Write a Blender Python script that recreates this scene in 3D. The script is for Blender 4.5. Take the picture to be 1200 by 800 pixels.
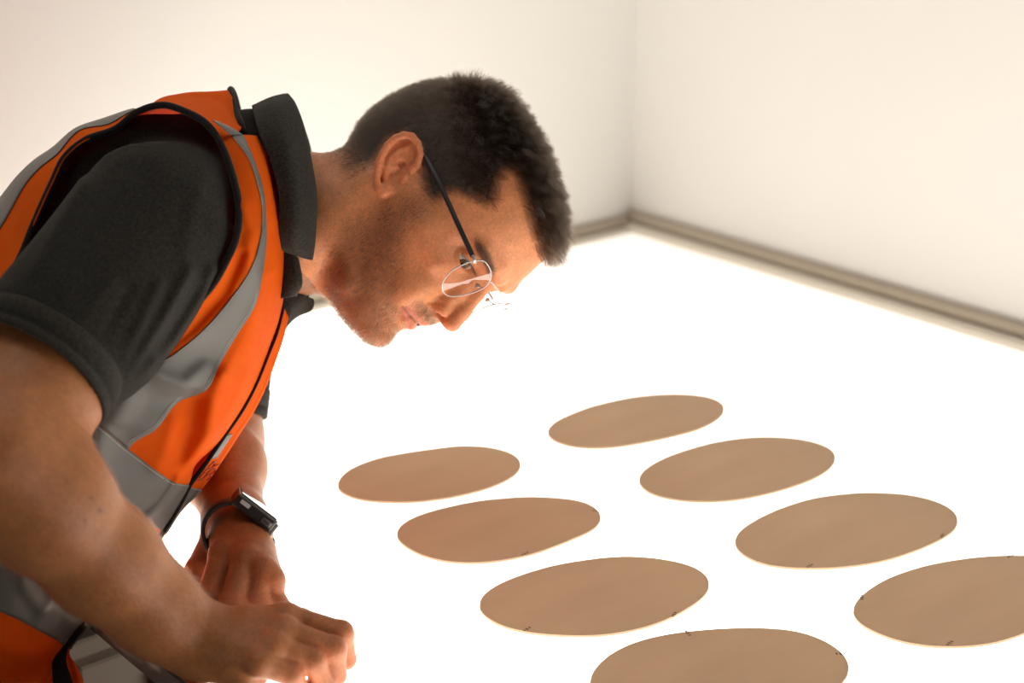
import bpy, bmesh, math, random
import numpy as np
import openvdb
from mathutils import Vector, Matrix
for o in list(bpy.data.objects): bpy.data.objects.remove(o)
SC = bpy.context.scene
COL = SC.collection
rng = np.random.default_rng(7); random.seed(7)

# ------------------------------------------------------------------ camera
F = 1900.0                      # focal length in pixels of a 1200x800 frame
PITCH = math.radians(20.0)
TABLE = 0.90                    # height of the table top
CAMZ = TABLE + 0.735
cp, sp = math.cos(PITCH), math.sin(PITCH)
cam = bpy.data.cameras.new('camera'); cam_o = bpy.data.objects.new('camera', cam); COL.objects.link(cam_o)
cam.sensor_width = 36.0; cam.lens = 36.0 * F / 1200.0
cam.clip_start = 0.05
YAW = -math.radians(90) + math.atan2(.763, .646)          # turns the room so that its walls run along x and y
cam_o.location = (0, 0, CAMZ); cam_o.rotation_euler = (math.pi/2 - PITCH, 0, YAW)
cam.dof.use_dof = True; cam.dof.focus_distance = 1.465; cam.dof.aperture_fstop = 3.5
SC.camera = cam_o
# ------------------------------------------------------------------ light and exposure
SC.view_settings.view_transform = 'Standard'; SC.view_settings.look = 'None'
SC.view_settings.gamma = 1.0; SC.view_settings.use_curve_mapping = False
SC.view_settings.exposure = 0.0
wd = bpy.data.worlds.new('room_air'); SC.world = wd; wd.use_nodes = True
wd.node_tree.nodes['Background'].inputs['Color'].default_value = (1.0, 0.93, 0.84, 1)
wd.node_tree.nodes['Background'].inputs['Strength'].default_value = 0.075
def area(name, loc, target, sx, sy, power, color):
    l = bpy.data.lights.new(name, 'AREA'); l.shape = 'RECTANGLE'; l.size = sx; l.size_y = sy
    l.energy = power; l.color = color
    o = bpy.data.objects.new(name, l); COL.objects.link(o); o.location = loc
    o.rotation_euler = (Vector(target) - Vector(loc)).to_track_quat('-Z', 'Y').to_euler()
    return o
area('overhead_light', (1.15, 1.2, 2.7), (1.15, 1.25, 0.9), 1.8, 1.2, 5, (1.0, 0.95, 0.88))
area('overhead_light', (.28, 1.42, 2.9), (.28, 1.45, 0), 1.0, .5, 4.5, (1.0, 0.94, 0.86))  # second one added above the man to brighten his back and the left wall
area('side_fill', (-1.45, .85, 1.25), (.6, 1.5, .75), .8, .8, 4, (1.0, 0.93, 0.84))  # unseen fill light added to lift the drawer unit and the vest's back
area('under_table_fill', (1.0, 1.0, .845), (.85, 1.5, .30), .5, .15, .85, (1.0, 0.90, 0.78))  # made-up fill light, added only to brighten the drawers below the table
TABLE_EMIT = 3.7

# ------------------------------------------------------------------ pixel helpers
cy_, sy_ = math.cos(YAW), math.sin(YAW)
RZ = np.array([[cy_, -sy_, 0], [sy_, cy_, 0], [0, 0, 1]])
R_CW = RZ @ np.array([[1, 0, 0], [0, -sp, cp], [0, -cp, -sp]])      # camera axes (right, down, forward) -> world
C_W = np.array([0, 0, CAMZ])
def W(c):                                       # camera coordinates -> world
    return np.asarray(c, float) @ R_CW.T + C_W
def P(px, py, z):                               # a point z metres in front of the lens, in camera coordinates
    return np.array([(px - 600) / F * z, (py - 400) / F * z, z])
def PT(px, py, h):                              # the same for a point h metres above the table top
    return P(px, py, (0.735 - h) / (sp + cp * (py - 400) / F))
def PX(c):
    c = np.asarray(c); return np.stack([600 + F*c[..., 0]/c[..., 2], 400 + F*c[..., 1]/c[..., 2]], -1)

# ------------------------------------------------------------------ materials
def mat(name): 
    m = bpy.data.materials.new(name); m.use_nodes = True
    return m, m.node_tree, m.node_tree.nodes['Principled BSDF']
def plain(name, col, rough=0.6, metal=0.0, spec=0.5, noise=0.0, nscale=60, bump=0.0, bscale=300, sheen=0.0):
    m, t, b = mat(name); L = t.links
    b.inputs['Base Color'].default_value = (*col, 1); b.inputs['Roughness'].default_value = rough
    b.inputs['Metallic'].default_value = metal; b.inputs['Specular IOR Level'].default_value = spec
    b.inputs['Sheen Weight'].default_value = sheen
    tc = t.nodes.new('ShaderNodeTexCoord')
    if noise:
        n = t.nodes.new('ShaderNodeTexNoise'); n.inputs['Scale'].default_value = nscale; n.inputs['Detail'].default_value = 5
        mx = t.nodes.new('ShaderNodeMixRGB'); mx.inputs[1].default_value = (*[c*(1-noise) for c in col], 1)
        mx.inputs[2].default_value = (*[min(1, c*(1+noise)) for c in col], 1)
        L.new(tc.outputs['Object'], n.inputs['Vector']); L.new(n.outputs['Fac'], mx.inputs[0]); L.new(mx.outputs[0], b.inputs['Base Color'])
    if bump:
        n = t.nodes.new('ShaderNodeTexNoise'); n.inputs['Scale'].default_value = bscale; n.inputs['Detail'].default_value = 3
        bp = t.nodes.new('ShaderNodeBump'); bp.inputs['Strength'].default_value = bump; bp.inputs['Distance'].default_value = 0.002
        L.new(tc.outputs['Object'], n.inputs['Vector']); L.new(n.outputs['Fac'], bp.inputs['Height']); L.new(bp.outputs[0], b.inputs['Normal'])
    return m

# ------------------------------------------------------------------ object helpers
def link(name, me, m=None, parent=None, smooth=True):
    o = bpy.data.objects.new(name, me); COL.objects.link(o)
    if m is not None and not me.materials: me.materials.append(m)
    if parent is not None: o.parent = parent; o.matrix_parent_inverse = Matrix.Translation(-PW.get(parent.name, Vector((0, 0, 0))))
    if smooth and len(me.polygons): me.polygons.foreach_set('use_smooth', [True]*len(me.polygons))
    return o
PW = {}
def empty(name, loc):
    o = bpy.data.objects.new(name, None); COL.objects.link(o); o.location = loc; o.empty_display_size = .05
    PW[o.name] = Vector(loc); return o
def tag(o, label, cat, group=None):
    o['label'] = label; o['category'] = cat
    if group: o['group'] = group
    return o
def mesh(name, v, f):
    me = bpy.data.meshes.new(name); me.from_pydata([tuple(map(float, p)) for p in v], [], [tuple(map(int, q)) for q in f]); me.update(); return me
def bm_mesh(name, bm):
    me = bpy.data.meshes.new(name); bm.to_mesh(me); bm.free(); return me
def quadbox(bm, pts_bottom, z0, z1, bevel=0.0):        # prism over a ground polygon
    vb = [bm.verts.new((x, y, z0)) for x, y in pts_bottom]; vt = [bm.verts.new((x, y, z1)) for x, y in pts_bottom]
    n = len(vb)
    fs = [bm.faces.new(vb[::-1]), bm.faces.new(vt)] + [bm.faces.new((vb[i], vb[(i+1) % n], vt[(i+1) % n], vt[i])) for i in range(n)]
    bmesh.ops.recalc_face_normals(bm, faces=fs)
    if bevel:
        es = list({e for f in fs for e in f.edges}); bmesh.ops.bevel(bm, geom=es, offset=bevel, segments=2, affect='EDGES')
def prism(name, pts, z0, z1, m, parent=None, bevel=0.0):
    bm = bmesh.new(); quadbox(bm, pts, z0, z1, bevel); return link(name, bm_mesh(name, bm), m, parent, smooth=False)
def catmull(P_, n):
    P_ = np.asarray(P_, float); d = np.r_[0, np.cumsum(np.sqrt(np.linalg.norm(np.diff(P_, axis=0), axis=1)) + 1e-9)]
    t = np.linspace(0, d[-1], n); out = []
    m = np.zeros_like(P_)
    m[1:-1] = ((P_[2:] - P_[1:-1]) / (d[2:] - d[1:-1])[:, None] * (d[1:-1] - d[:-2])[:, None] + (P_[1:-1] - P_[:-2]) / (d[1:-1] - d[:-2])[:, None] * (d[2:] - d[1:-1])[:, None]) / (d[2:] - d[:-2])[:, None]
    m[0] = (P_[1] - P_[0]) / (d[1] - d[0]); m[-1] = (P_[-1] - P_[-2]) / (d[-1] - d[-2])
    i = np.clip(np.searchsorted(d, t, side='right') - 1, 0, len(P_) - 2); h = (d[i+1] - d[i]); s = ((t - d[i]) / h)[:, None]; h = h[:, None]
    return (2*s**3 - 3*s**2 + 1)*P_[i] + (s**3 - 2*s**2 + s)*h*m[i] + (-2*s**3 + 3*s**2)*P_[i+1] + (s**3 - s**2)*h*m[i+1]
def even(P_, n):                                # resample a curve to n points evenly along its length
    Q = catmull(P_, 40*len(P_)); d = np.r_[0, np.cumsum(np.linalg.norm(np.diff(Q, axis=0), axis=1))]
    t = np.linspace(0, d[-1], n); return np.stack([np.interp(t, d, Q[:, k]) for k in range(Q.shape[1])], 1)
def tube_mesh(name, pts, rad, seg=8, closed=False, flat=None):
    """pts (n,3) world; rad scalar or (n,); flat=(vector, factor) squashes the section along a vector"""
    pts = np.asarray(pts, float); n = len(pts); rad = np.broadcast_to(rad, n)
    tg = np.roll(pts, -1, 0) - np.roll(pts, 1, 0) if closed else np.gradient(pts, axis=0)
    tg /= np.linalg.norm(tg, axis=1)[:, None] + 1e-12
    up = np.array([0.3, 0.2, 0.93]) if flat is None else np.asarray(flat[0], float)
    a = np.cross(tg, up); a /= np.linalg.norm(a, axis=1)[:, None] + 1e-12; b = np.cross(a, tg)
    k = 1.0 if flat is None else flat[1]
    th = np.arange(seg)*2*np.pi/seg
    v = (pts[:, None] + rad[:, None, None]*(np.cos(th)[None, :, None]*a[:, None] + k*np.sin(th)[None, :, None]*b[:, None])).reshape(-1, 3)
    f = [(i*seg + j, i*seg + (j+1) % seg, ((i+1) % n)*seg + (j+1) % seg, ((i+1) % n)*seg + j) for i in range(n if closed else n-1) for j in range(seg)]
    if not closed: f += [tuple(range(seg))[::-1], tuple(range((n-1)*seg, n*seg))]
    return mesh(name, v, f)

# ------------------------------------------------------------------ the room
DX, DN = np.array([0., -1.]), np.array([1., 0.])     # along the right wall towards the lens, and across it
CORNER = RZ[:2, :2] @ np.array([.195, 2.575])
def G(a, b): return tuple(CORNER + DX*a - DN*b)              # a along the right wall, b away from it
m_wall = plain('wall_paint', (.87, .85, .815), .75, noise=.015, nscale=3, bump=.05, bscale=160)
m_floor = plain('floor_concrete', (.50, .45, .39), .7, noise=.12, nscale=6)
m_ceil = plain('ceiling_paint', (.8, .78, .74), .9)
def structure(o): o['kind'] = 'structure'; return o
structure(prism('floor', [G(-.1, 4.6), G(4.2, 4.6), G(4.2, -.1), G(-.1, -.1)], -.1, 0, m_floor))
structure(prism('wall_right', [G(-.1, 0), G(4.2, 0), G(4.2, -.1), G(-.1, -.1)], 0, 3.1, m_wall))
structure(prism('wall_back', [G(0, 0), G(0, 4.6), G(-.1, 4.6), G(-.1, 0)], 0, 3.1, m_wall))
# ------------------------------------------------------------------ the light table
TW, TL = 1.25, 2.9
def emit_panel():
    m, t, b = mat('backlit_acrylic'); L = t.links
    b.inputs['Base Color'].default_value = (.85, .84, .80, 1); b.inputs['Roughness'].default_value = .35
    tc = t.nodes.new('ShaderNodeTexCoord'); sx = t.nodes.new('ShaderNodeSeparateXYZ'); L.new(tc.outputs['Object'], sx.inputs[0])
    # tubes run along the table (object x); brighter above each tube, dimmer towards the rim
    mul = t.nodes.new('ShaderNodeMath'); mul.operation = 'MULTIPLY'; mul.inputs[1].default_value = 2*math.pi/0.2; L.new(sx.outputs['Y'], mul.inputs[0])
    cs = t.nodes.new('ShaderNodeMath'); cs.operation = 'COSINE'; L.new(mul.outputs[0], cs.inputs[0])
    mr = t.nodes.new('ShaderNodeMapRange'); mr.inputs[1].default_value = -1; mr.inputs[3].default_value = .93; mr.inputs[4].default_value = 1.07; L.new(cs.outputs[0], mr.inputs[0])
    def edge(sock, lo, hi, w, dim):
        a = t.nodes.new('ShaderNodeMapRange'); a.interpolation_type = 'SMOOTHSTEP'; a.inputs[1].default_value = lo; a.inputs[2].default_value = lo+w; a.inputs[3].default_value = dim; a.inputs[4].default_value = 1; L.new(sock, a.inputs[0])
        return a.outputs[0]
    e1 = edge(sx.outputs['X'], 0, 0, 1.0, .68)
    inv = t.nodes.new('ShaderNodeMath'); inv.operation = 'MULTIPLY'; inv.inputs[1].default_value = -1; L.new(sx.outputs['Y'], inv.inputs[0])
    e2 = edge(inv.outputs[0], 0, 0, .75, .27)
    m1 = t.nodes.new('ShaderNodeMath'); m1.operation = 'MULTIPLY'; L.new(e1, m1.inputs[0]); L.new(e2, m1.inputs[1])
    m2 = t.nodes.new('ShaderNodeMath'); m2.operation = 'MULTIPLY'; L.new(m1.outputs[0], m2.inputs[0]); L.new(mr.outputs[0], m2.inputs[1])
    m3 = t.nodes.new('ShaderNodeMath'); m3.operation = 'MULTIPLY'; L.new(m2.outputs[0], m3.inputs[0]); m3.inputs[1].default_value = TABLE_EMIT
    b.inputs['Emission Color'].default_value = (1, .945, .86, 1); L.new(m3.outputs[0], b.inputs['Emission Strength'])
    return m
m_rim = plain('rim_laminate', (.80, .74, .64), .5)
m_apron = plain('grey_steel', (.12, .12, .118), .45, noise=.1)
m_chrome = plain('edge_alloy', (.75, .74, .72), .25, metal=1.0)
tbl = empty('light_table', (*G(TL/2, TW/2), 0))
tag(tbl, 'long backlit white light table with a glowing top set into the wall corner', 'table')
def P2(name, a0, a1, b0, b1, z0, z1, m, bevel=0.0): return prism(name, [G(a0, b0), G(a1, b0), G(a1, b1), G(a0, b1)][::-1], z0, z1, m, tbl, bevel)
# panel in its own axes so the tubes below it follow the table: object x along it, y across it
bm = bmesh.new(); quadbox(bm, [(.03, -TW+.006), (TL-.03, -TW+.006), (TL-.03, -.028), (.03, -.028)], TABLE-.012, TABLE)
pan = link('diffuser_panel', bm_mesh('diffuser_panel', bm), emit_panel(), None, smooth=False)
ang = math.atan2(DX[1], DX[0])
pan.matrix_world = Matrix.Translation((*CORNER, 0)) @ Matrix.Rotation(ang, 4, 'Z')
# across = -DN; in the rotated frame +y is (-sin, cos) = DN, so b maps to -y
pan.parent = tbl; pan.matrix_parent_inverse = Matrix.Translation(-PW['light_table'])
P2('rim', .002, TL, .002, .028, TABLE-.05, TABLE+.012, m_rim, .003)
P2('rim', .002, .03, .028, TW, TABLE-.05, TABLE+.006, m_rim, .003)
P2('edge_strip', .002, TL, TW-.006, TW, TABLE-.012, TABLE+.001, m_chrome, .002)
P2('apron', .002, TL, TW-.02, TW, TABLE-.042, TABLE-.012, m_apron, .003)
P2('apron', TL-.03, TL, .002, TW-.02, TABLE-.042, TABLE, m_apron, .003)
P2('tray', .01, TL-.03, .01, TW-.02, TABLE-.042, TABLE-.034, m_apron)
for a in (.12, TL-.14):
    for b in (.06, TW-.1): P2('leg', a, a+.06, b, b+.06, 0, TABLE-.042, m_apron, .004)
# shadow gap trim between the wall and the table
m_gap = plain('trim_sealant', (.50, .43, .34), .8)
o = structure(prism('trim_1', [G(.0, 0), G(4.1, 0), G(4.1, .012), G(.0, .012)][::-1], TABLE+.013, TABLE+.030, m_gap, None, .003))
o = structure(prism('trim_2', [G(.0, .012), G(.012, .012), G(.012, 4.4), G(.0, 4.4)][::-1], TABLE+.007, TABLE+.022, m_gap, None, .003))
# drawer unit under the far end of the table
m_cab = plain('cabinet_paint', (.82, .73, .63), .5, noise=.05, nscale=8)
m_dark = plain('dark_recess', (.05, .045, .04), .6)
cab = empty('drawer_unit', (*G(.22, .92), 0)); tag(cab, 'low beige drawer unit standing against the back wall under the end of the light table', 'cabinet')
def P3(name, a0, a1, b0, b1, z0, z1, m, par=cab, bevel=0.002): return prism(name, [G(a0, b0), G(a1, b0), G(a1, b1), G(a0, b1)][::-1], z0, z1, m, par, bevel)
P3('body', .03, .38, .62, 1.21, 0, .74, m_cab)
for b0 in (.635, .925):
    for k, (z0, z1) in enumerate(((.06, .27), (.29, .50), (.52, .72))):
        d = P3('drawer', .38, .40, b0, b0+.27, z0, z1, m_cab)
        h = P3('handle', .40, .415, b0+.075, b0+.195, z1-.05, z1-.03, m_dark, d)
# ------------------------------------------------------------------ tan oval blanks lying on the table
def unpx(px, py, h=0.0): return W(PT(px, py, h))
z6 = lambda L: [(380+x/2.2222, 440+y/2.2222) for x, y in L]
z7 = lambda L: [(720+x/2.2222, 440+y/2.2222) for x, y in L]
OV = [
 (z6([(28,287),(60,245),(140,213),(240,196),(350,181),(430,184),(495,203),(516,228),(500,258),(440,289),(340,315),(230,329),(120,327),(55,312)]),
  'tan oval blank furthest left, at the back of the row nearer the man'),
 (z6([(182,413),(210,378),(280,352),(400,325),(530,314),(660,322),(712,345),(724,370),(705,400),(620,435),(540,465),(440,484),(340,487),(260,470),(205,440)]),
  'pinkish tan oval blank second from the back in the row nearer the man'),
 (z6([(398,600),(420,562),(490,527),(600,493),(740,472)])+z7([(70,471),(180,487),(235,512),(251,540),(235,575),(160,623),(80,655),(0,670)])+z6([(700,677),(560,672),(470,655),(415,625)]),
  'tan oval blank third from the back in the row nearer the man'),
 ([(688,800),(700,780),(720,763),(748,751),(788,742),(846,736.5),(900,736),(936,739),(967,751),(990,766),(996,781),(992,796),(970,813),(925,829),(865,841),(800,845),(740,839),(705,825)],
  'front tan oval blank of the row nearer the man, cut by the bottom edge'),
 (z6([(575,150),(600,118),(690,80),(800,55),(900,46)])+z7([(150,46),(240,52),(280,68),(290,85),(275,110),(220,140),(120,165),(0,187)])+z6([(660,188),(600,172)]),
  'farthest tan oval blank, at the back of the row nearer the wall'),
 (z7([(57,278),(80,240),(150,205),(260,172),(370,158),(480,163),(555,182),(580,207),(565,240),(510,272),(420,302),(310,325),(200,328),(100,312)]),
  'tan oval blank second from the back in the row nearer the wall'),
 (z7([(307,433),(335,395),(420,350),(520,317),(650,303),(780,310),(870,338),(899,372),(885,405),(810,445),(700,483),(580,499),(500,501),(400,495),(335,470)]),
  'tan oval blank third from the back in the row nearer the wall'),
 ([(997.6,715),(1008,699),(1039.5,677.6),(1089,661.4),(1147,652.4),(1200,650.5),(1238,655),(1262,668),(1268,684),(1255,705),(1225,728),(1200,742),(1161,754),(1107,758),(1062,753),(1021.5,739),(1001,726)],
  'front tan oval blank of the row nearer the wall, cut by the right edge'),
]
def oval_mat(k):
    m, t, b = mat('tan_blank_%d' % k); L = t.links
    tc = t.nodes.new('ShaderNodeTexCoord'); n = t.nodes.new('ShaderNodeTexNoise'); n.inputs['Scale'].default_value = 9; n.inputs['Detail'].default_value = 7; n.inputs['Roughness'].default_value = .62
    mp = t.nodes.new('ShaderNodeMapping'); mp.inputs['Scale'].default_value = (1, 2.6, 1); mp.inputs['Rotation'].default_value = (0, 0, .5); mp.inputs['Location'].default_value = (k*3.7, k*1.3, 0)
    L.new(tc.outputs['Object'], mp.inputs[0]); L.new(mp.outputs[0], n.inputs['Vector'])
    cr = t.nodes.new('ShaderNodeValToRGB'); cr.color_ramp.elements[0].position = .3; cr.color_ramp.elements[1].position = .72
    cr.color_ramp.elements[0].color = (.52, .375, .245, 1); cr.color_ramp.elements[1].color = (.59, .435, .29, 1)
    L.new(n.outputs['Fac'], cr.inputs[0]); L.new(cr.outputs[0], b.inputs['Base Color'])
    b.inputs['Roughness'].default_value = .55; b.inputs['Specular IOR Level'].default_value = .25
    tr = t.nodes.new('ShaderNodeBsdfTranslucent'); tr.inputs['Color'].default_value = (.86, .70, .54, 1); ms = t.nodes.new('ShaderNodeMixShader'); ms.inputs[0].default_value = .17
    L.new(b.outputs[0], ms.inputs[1]); L.new(tr.outputs[0], ms.inputs[2]); L.new(ms.outputs[0], t.nodes['Material Output'].inputs['Surface'])   # thin veneer lets a little of the table's light through
    return m
m_oval = oval_mat(1); m_tick = plain('pencil_grey', (.16, .11, .08), .7)
TICKS = {1: [(699.5,598,-.6),(615,649,.1)], 2: [(617.5,737,.1),(790,720,.5)], 6: [(949,663,.1),(1104,628,.4)], 7: [(1113,753.5,.1),(1010,700,.7),(1184,651.5,0)], 3: [(806,742,1.2),(985,766,-.7)]}
for k, (px, lab) in enumerate(OV):
    H = .0025
    q = np.array([unpx(*p, h=H)[:2] for p in px]); q = np.vstack([q, q[:1]])
    n = 96; Q = np.vstack([q[-4:-1], q, q[1:4]]); t = np.r_[0, np.cumsum(np.linalg.norm(np.diff(Q, axis=0), axis=1))]
    C2 = np.stack([np.interp(np.linspace(t[3], t[-4], 12*n+1)[:-1], t, Q[:, i]) for i in (0, 1)], 1)
    for _ in range(2):                                            # low-pass along the outline
        w = np.hanning(2*54+1); w /= w.sum(); C2 = np.stack([np.convolve(np.r_[C2[-54:, i], C2[:, i], C2[:54, i]], w, 'valid') for i in (0, 1)], 1)
    c0 = q[:-1].mean(0); sc0 = np.sqrt(abs(np.sum(q[:-1, 0]*np.roll(q[:-1, 1], -1) - np.roll(q[:-1, 0], -1)*q[:-1, 1]))/abs(np.sum(C2[:, 0]*np.roll(C2[:, 1], -1) - np.roll(C2[:, 0], -1)*C2[:, 1])))
    cen = C2.mean(0); out = (cen + (C2 - cen)*sc0)[::12]
    cx, cy = cen
    bm = bmesh.new(); quadbox(bm, [(x-cx, y-cy) for x, y in out], 0, H, 0)
    o = link('oval_blank', bm_mesh('oval_blank', bm), m_oval, None, smooth=False); o.location = (cx, cy, TABLE + .0002)
    tag(o, lab, 'blank', 'tan oval blanks on the light table')
    for tx, ty, ta in TICKS.get(k, []):
        w = unpx(tx, ty, H); bm = bmesh.new(); ca, sa = math.cos(ta), math.sin(ta)
        for s in (-1, 0, 1):
            L2 = .0035 if s else .005; xx = s*.0035
            quadbox(bm, [(xx*ca - yy*sa + dx*ca*.0008 - 0, xx*sa + yy*ca + dx*sa*.0008) for yy, dx in ((-L2/3, -1), (-L2/3, 1), (L2/3, 1), (L2/3, -1))], 0, .0003)
        tk = link('pencil_tick', bm_mesh('pencil_tick', bm), m_tick, o, smooth=False); tk.location = (w[0]-cx, w[1]-cy, H)
# ------------------------------------------------------------------ the man: signed-distance body
HR = np.array([[0.3899, 0.2247, 0.893], [0.8326, 0.3283, -0.4461], [-0.3934, 0.9175, -0.0591]])   # head axes (forward, left, up) in camera axes
HT = np.array([-0.0799, -0.1234, 1.5504])
def H2C(p): return (np.asarray(p, float)*.01) @ HR.T + HT           # head centimetres -> camera metres
def C2H(c): c = np.asarray(c); return (c - HT.astype(c.dtype)) @ HR.astype(c.dtype) * 100
def smin(a, b, k):
    h = np.maximum(k - np.abs(a - b), 0)/k; return np.minimum(a, b) - h*h*k*.25
def smax(a, b, k): return -smin(-a, -b, k)
def rc(p, a, b, ra, rb):                                            # tapered capsule
    a = np.asarray(a, np.float32); ba = np.asarray(b, np.float32) - a
    d = p - a; t = np.clip((d @ ba)*np.float32(1/(ba @ ba)), 0, 1); d -= t[:, None]*ba
    return np.sqrt(np.einsum('ij,ij->i', d, d)) - (np.float32(ra) + np.float32(rb - ra)*t)
def chain(p, pts, rad, k=0.0):
    out = None
    for i in range(len(pts) - 1):
        d = rc(p, pts[i], pts[i+1], rad[i], rad[i+1]); out = d if out is None else (smin(out, d, k) if k else np.minimum(out, d))
    return out
def el(p, c, r, M=None):                                            # ellipsoid
    q = p - np.asarray(c, np.float32)
    if M is not None: q = q @ M.astype(np.float32)
    r = np.float32(1)/np.asarray(r, np.float32); q *= r; k0 = np.sqrt(np.einsum('ij,ij->i', q, q)); q *= r; k1 = np.sqrt(np.einsum('ij,ij->i', q, q)) + 1e-9
    return k0*(k0 - 1)/k1
SL = np.array([                 # height, front, half width, x of widest, back
 (10.8, 5.8, 4.0, 0, -6), (9.6, 8.0, 5.6, 0, -7), (8.2, 9.2, 6.5, 0, -8), (6, 9.9, 7.0, 0, -8), (4.6, 10.35, 7.15, .2, -8), (3.4, 10.35, 7.1, .4, -8), (2.2, 9.7, 7.0, .6, -8),
 (0.6, 9.2, 7.0, .9, -7), (-1, 9.3, 6.9, 1.0, -6), (-2.4, 9.6, 6.6, 1.2, -5), (-3.6, 9.95, 6.3, 1.4, -4), (-4.6, 9.95, 6.05, 1.5, -3), (-5.6, 9.7, 5.85, 1.6, -2.0), (-6.6, 9.4, 5.6, 1.8, -1.0),
 (-7.6, 9.35, 5.3, 2.3, 0), (-8.6, 9.75, 4.85, 3.0, .8), (-9.6, 9.65, 4.25, 3.6, 1.6), (-10.5, 8.8, 3.6, 4.0, 2.2), (-11.1, 7.6, 2.9, 4.2, 2.6), (-11.6, 6.2, 2.0, 4.2, 3.0)])
def lut(z, col):
    return np.interp(z, LZ, LT[:, col]).astype(np.float32)
LZ = np.linspace(-12.4, 11.2, 400)
_S = SL[::-1]
LT = np.stack([np.zeros(400)] + [np.interp(LZ, _S[:, 0], _S[:, k]) for k in range(1, 5)], 1)
_w = np.hanning(27); _w /= _w.sum()
for k in range(1, 5): LT[:, k] = np.convolve(np.pad(LT[:, k], 13, mode='reflect', reflect_type='odd'), _w, 'valid')
def face_slices(q):
    x, y, z = q[:, 0], np.abs(q[:, 1]), q[:, 2]
    xf, w, x0, xb = (lut(z, c) for c in (1, 2, 3, 4))
    front = x > x0; a = np.where(front, xf - x0, x0 - xb); ux = np.abs(x - x0)/a; uy = y/w
    pe = np.where(front, np.interp(z, [-9, -6, -3, 2, 5], [2.0, 1.9, 2.0, 2.15, 2.2]), 2.4)
    rho = (ux**pe + uy**pe + 1e-9)**(1/pe)
    h = np.clip((x - x0)/3 + .5, 0, 1); h = h*h*(3 - 2*h)
    d = (rho - 1)*(np.minimum(x0 - xb, w)*(1 - h) + np.minimum(xf - x0, w)*h)*.92
    d = smax(d, z - 10.6, 1.0); d = smax(d, -11.7 - z, 1.4)
    return d
# the ear is laid out in its own plane, flaring away from the head
EN = np.array([.35, -.93, 0]); EN /= np.linalg.norm(EN); EP0 = np.array([.5, -7.35, 0])
def EAR(px, py, off=0.0):
    d = HR.T @ np.array([(px - 600)/F, (py - 400)/F, 1.0]); o = (HR.T @ (-HT))*100
    t = ((EP0 - o) @ EN)/(d @ EN); return o + t*d + EN*off
_e = lambda L, off=0.0: [EAR(x, y, off) for x, y in L]
HELIX = _e([(482,201),(490,193),(493,181),(490,168),(483,160),(474,158.5),(464,162),(455,170),(448,181),(444,193),(442,204),(442,213),(445,222),(449,227)], .15)
ANTI = _e([(478,172),(467,176),(458,184),(453,195),(452,206),(456,216),(462,221)], -.12)
GROOVE = _e([(489,184),(486,172),(476,165),(466,167),(457,176),(451,186)], .12)
EARM = np.stack([EN, np.array([.93, .35, 0]), np.array([0, 0, 1.])], 1); EARM[:, 1] /= np.linalg.norm(EARM[:, 1])
def ear(q):
    d = chain(q, HELIX, [.22, .26, .30, .33, .35, .35, .34, .33, .32, .30, .30, .31, .33, .33], .1)
    d = smin(d, rc(q, EAR(479, 197, -.95), EAR(467, 208, -1.05), .78, .7), .3)          # root
    plate = el(q, EAR(467, 187, -.36), (.36, 1.65, 2.5), EARM)
    d = smin(d, plate, .3)
    d = smin(d, rc(q, EAR(453, 196, -.32), EAR(452, 215, -.28), .30, .30), .2)
    d = smin(d, chain(q, ANTI, [.12, .17, .2, .21, .21, .2, .15], .1), .22)
    d = smin(d, el(q, EAR(451, 222, .02), (.32, .55, .72), EARM), .35)               # lobe
    d = smin(d, rc(q, EAR(476, 207, .02), EAR(471, 213, -.05), .26, .2), .25)        # tragus
    d = smin(d, rc(q, EAR(459, 224, -.1), EAR(467, 222, -.2), .26, .22), .3)
    d = smax(d, -chain(q, GROOVE, [.10, .15, .17, .17, .16, .10], .05), .12)     # groove inside the rim
    d = smax(d, -el(q, EAR(463, 203, -.05), (.62, .44, .70), EARM), .15)              # concha
    d = smax(d, -el(q, EAR(471, 194, -.05), (.58, .55, .38), EARM), .15)
    d = smax(d, -rc(q, EAR(464, 204, .2), EAR(462, 212, .1), .2, .22), .12)
    d = smax(d, -el(q, EAR(464, 205, -.1), (.95, .42, .66), EARM), .12)
    d = smax(d, -rc(q, EAR(468, 207, -.3), EAR(470, 206, -1.3), .22, .18), .08)
    return d
EYE = np.array([7.6, 3.2, 1.65]); EYER = 1.18
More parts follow.
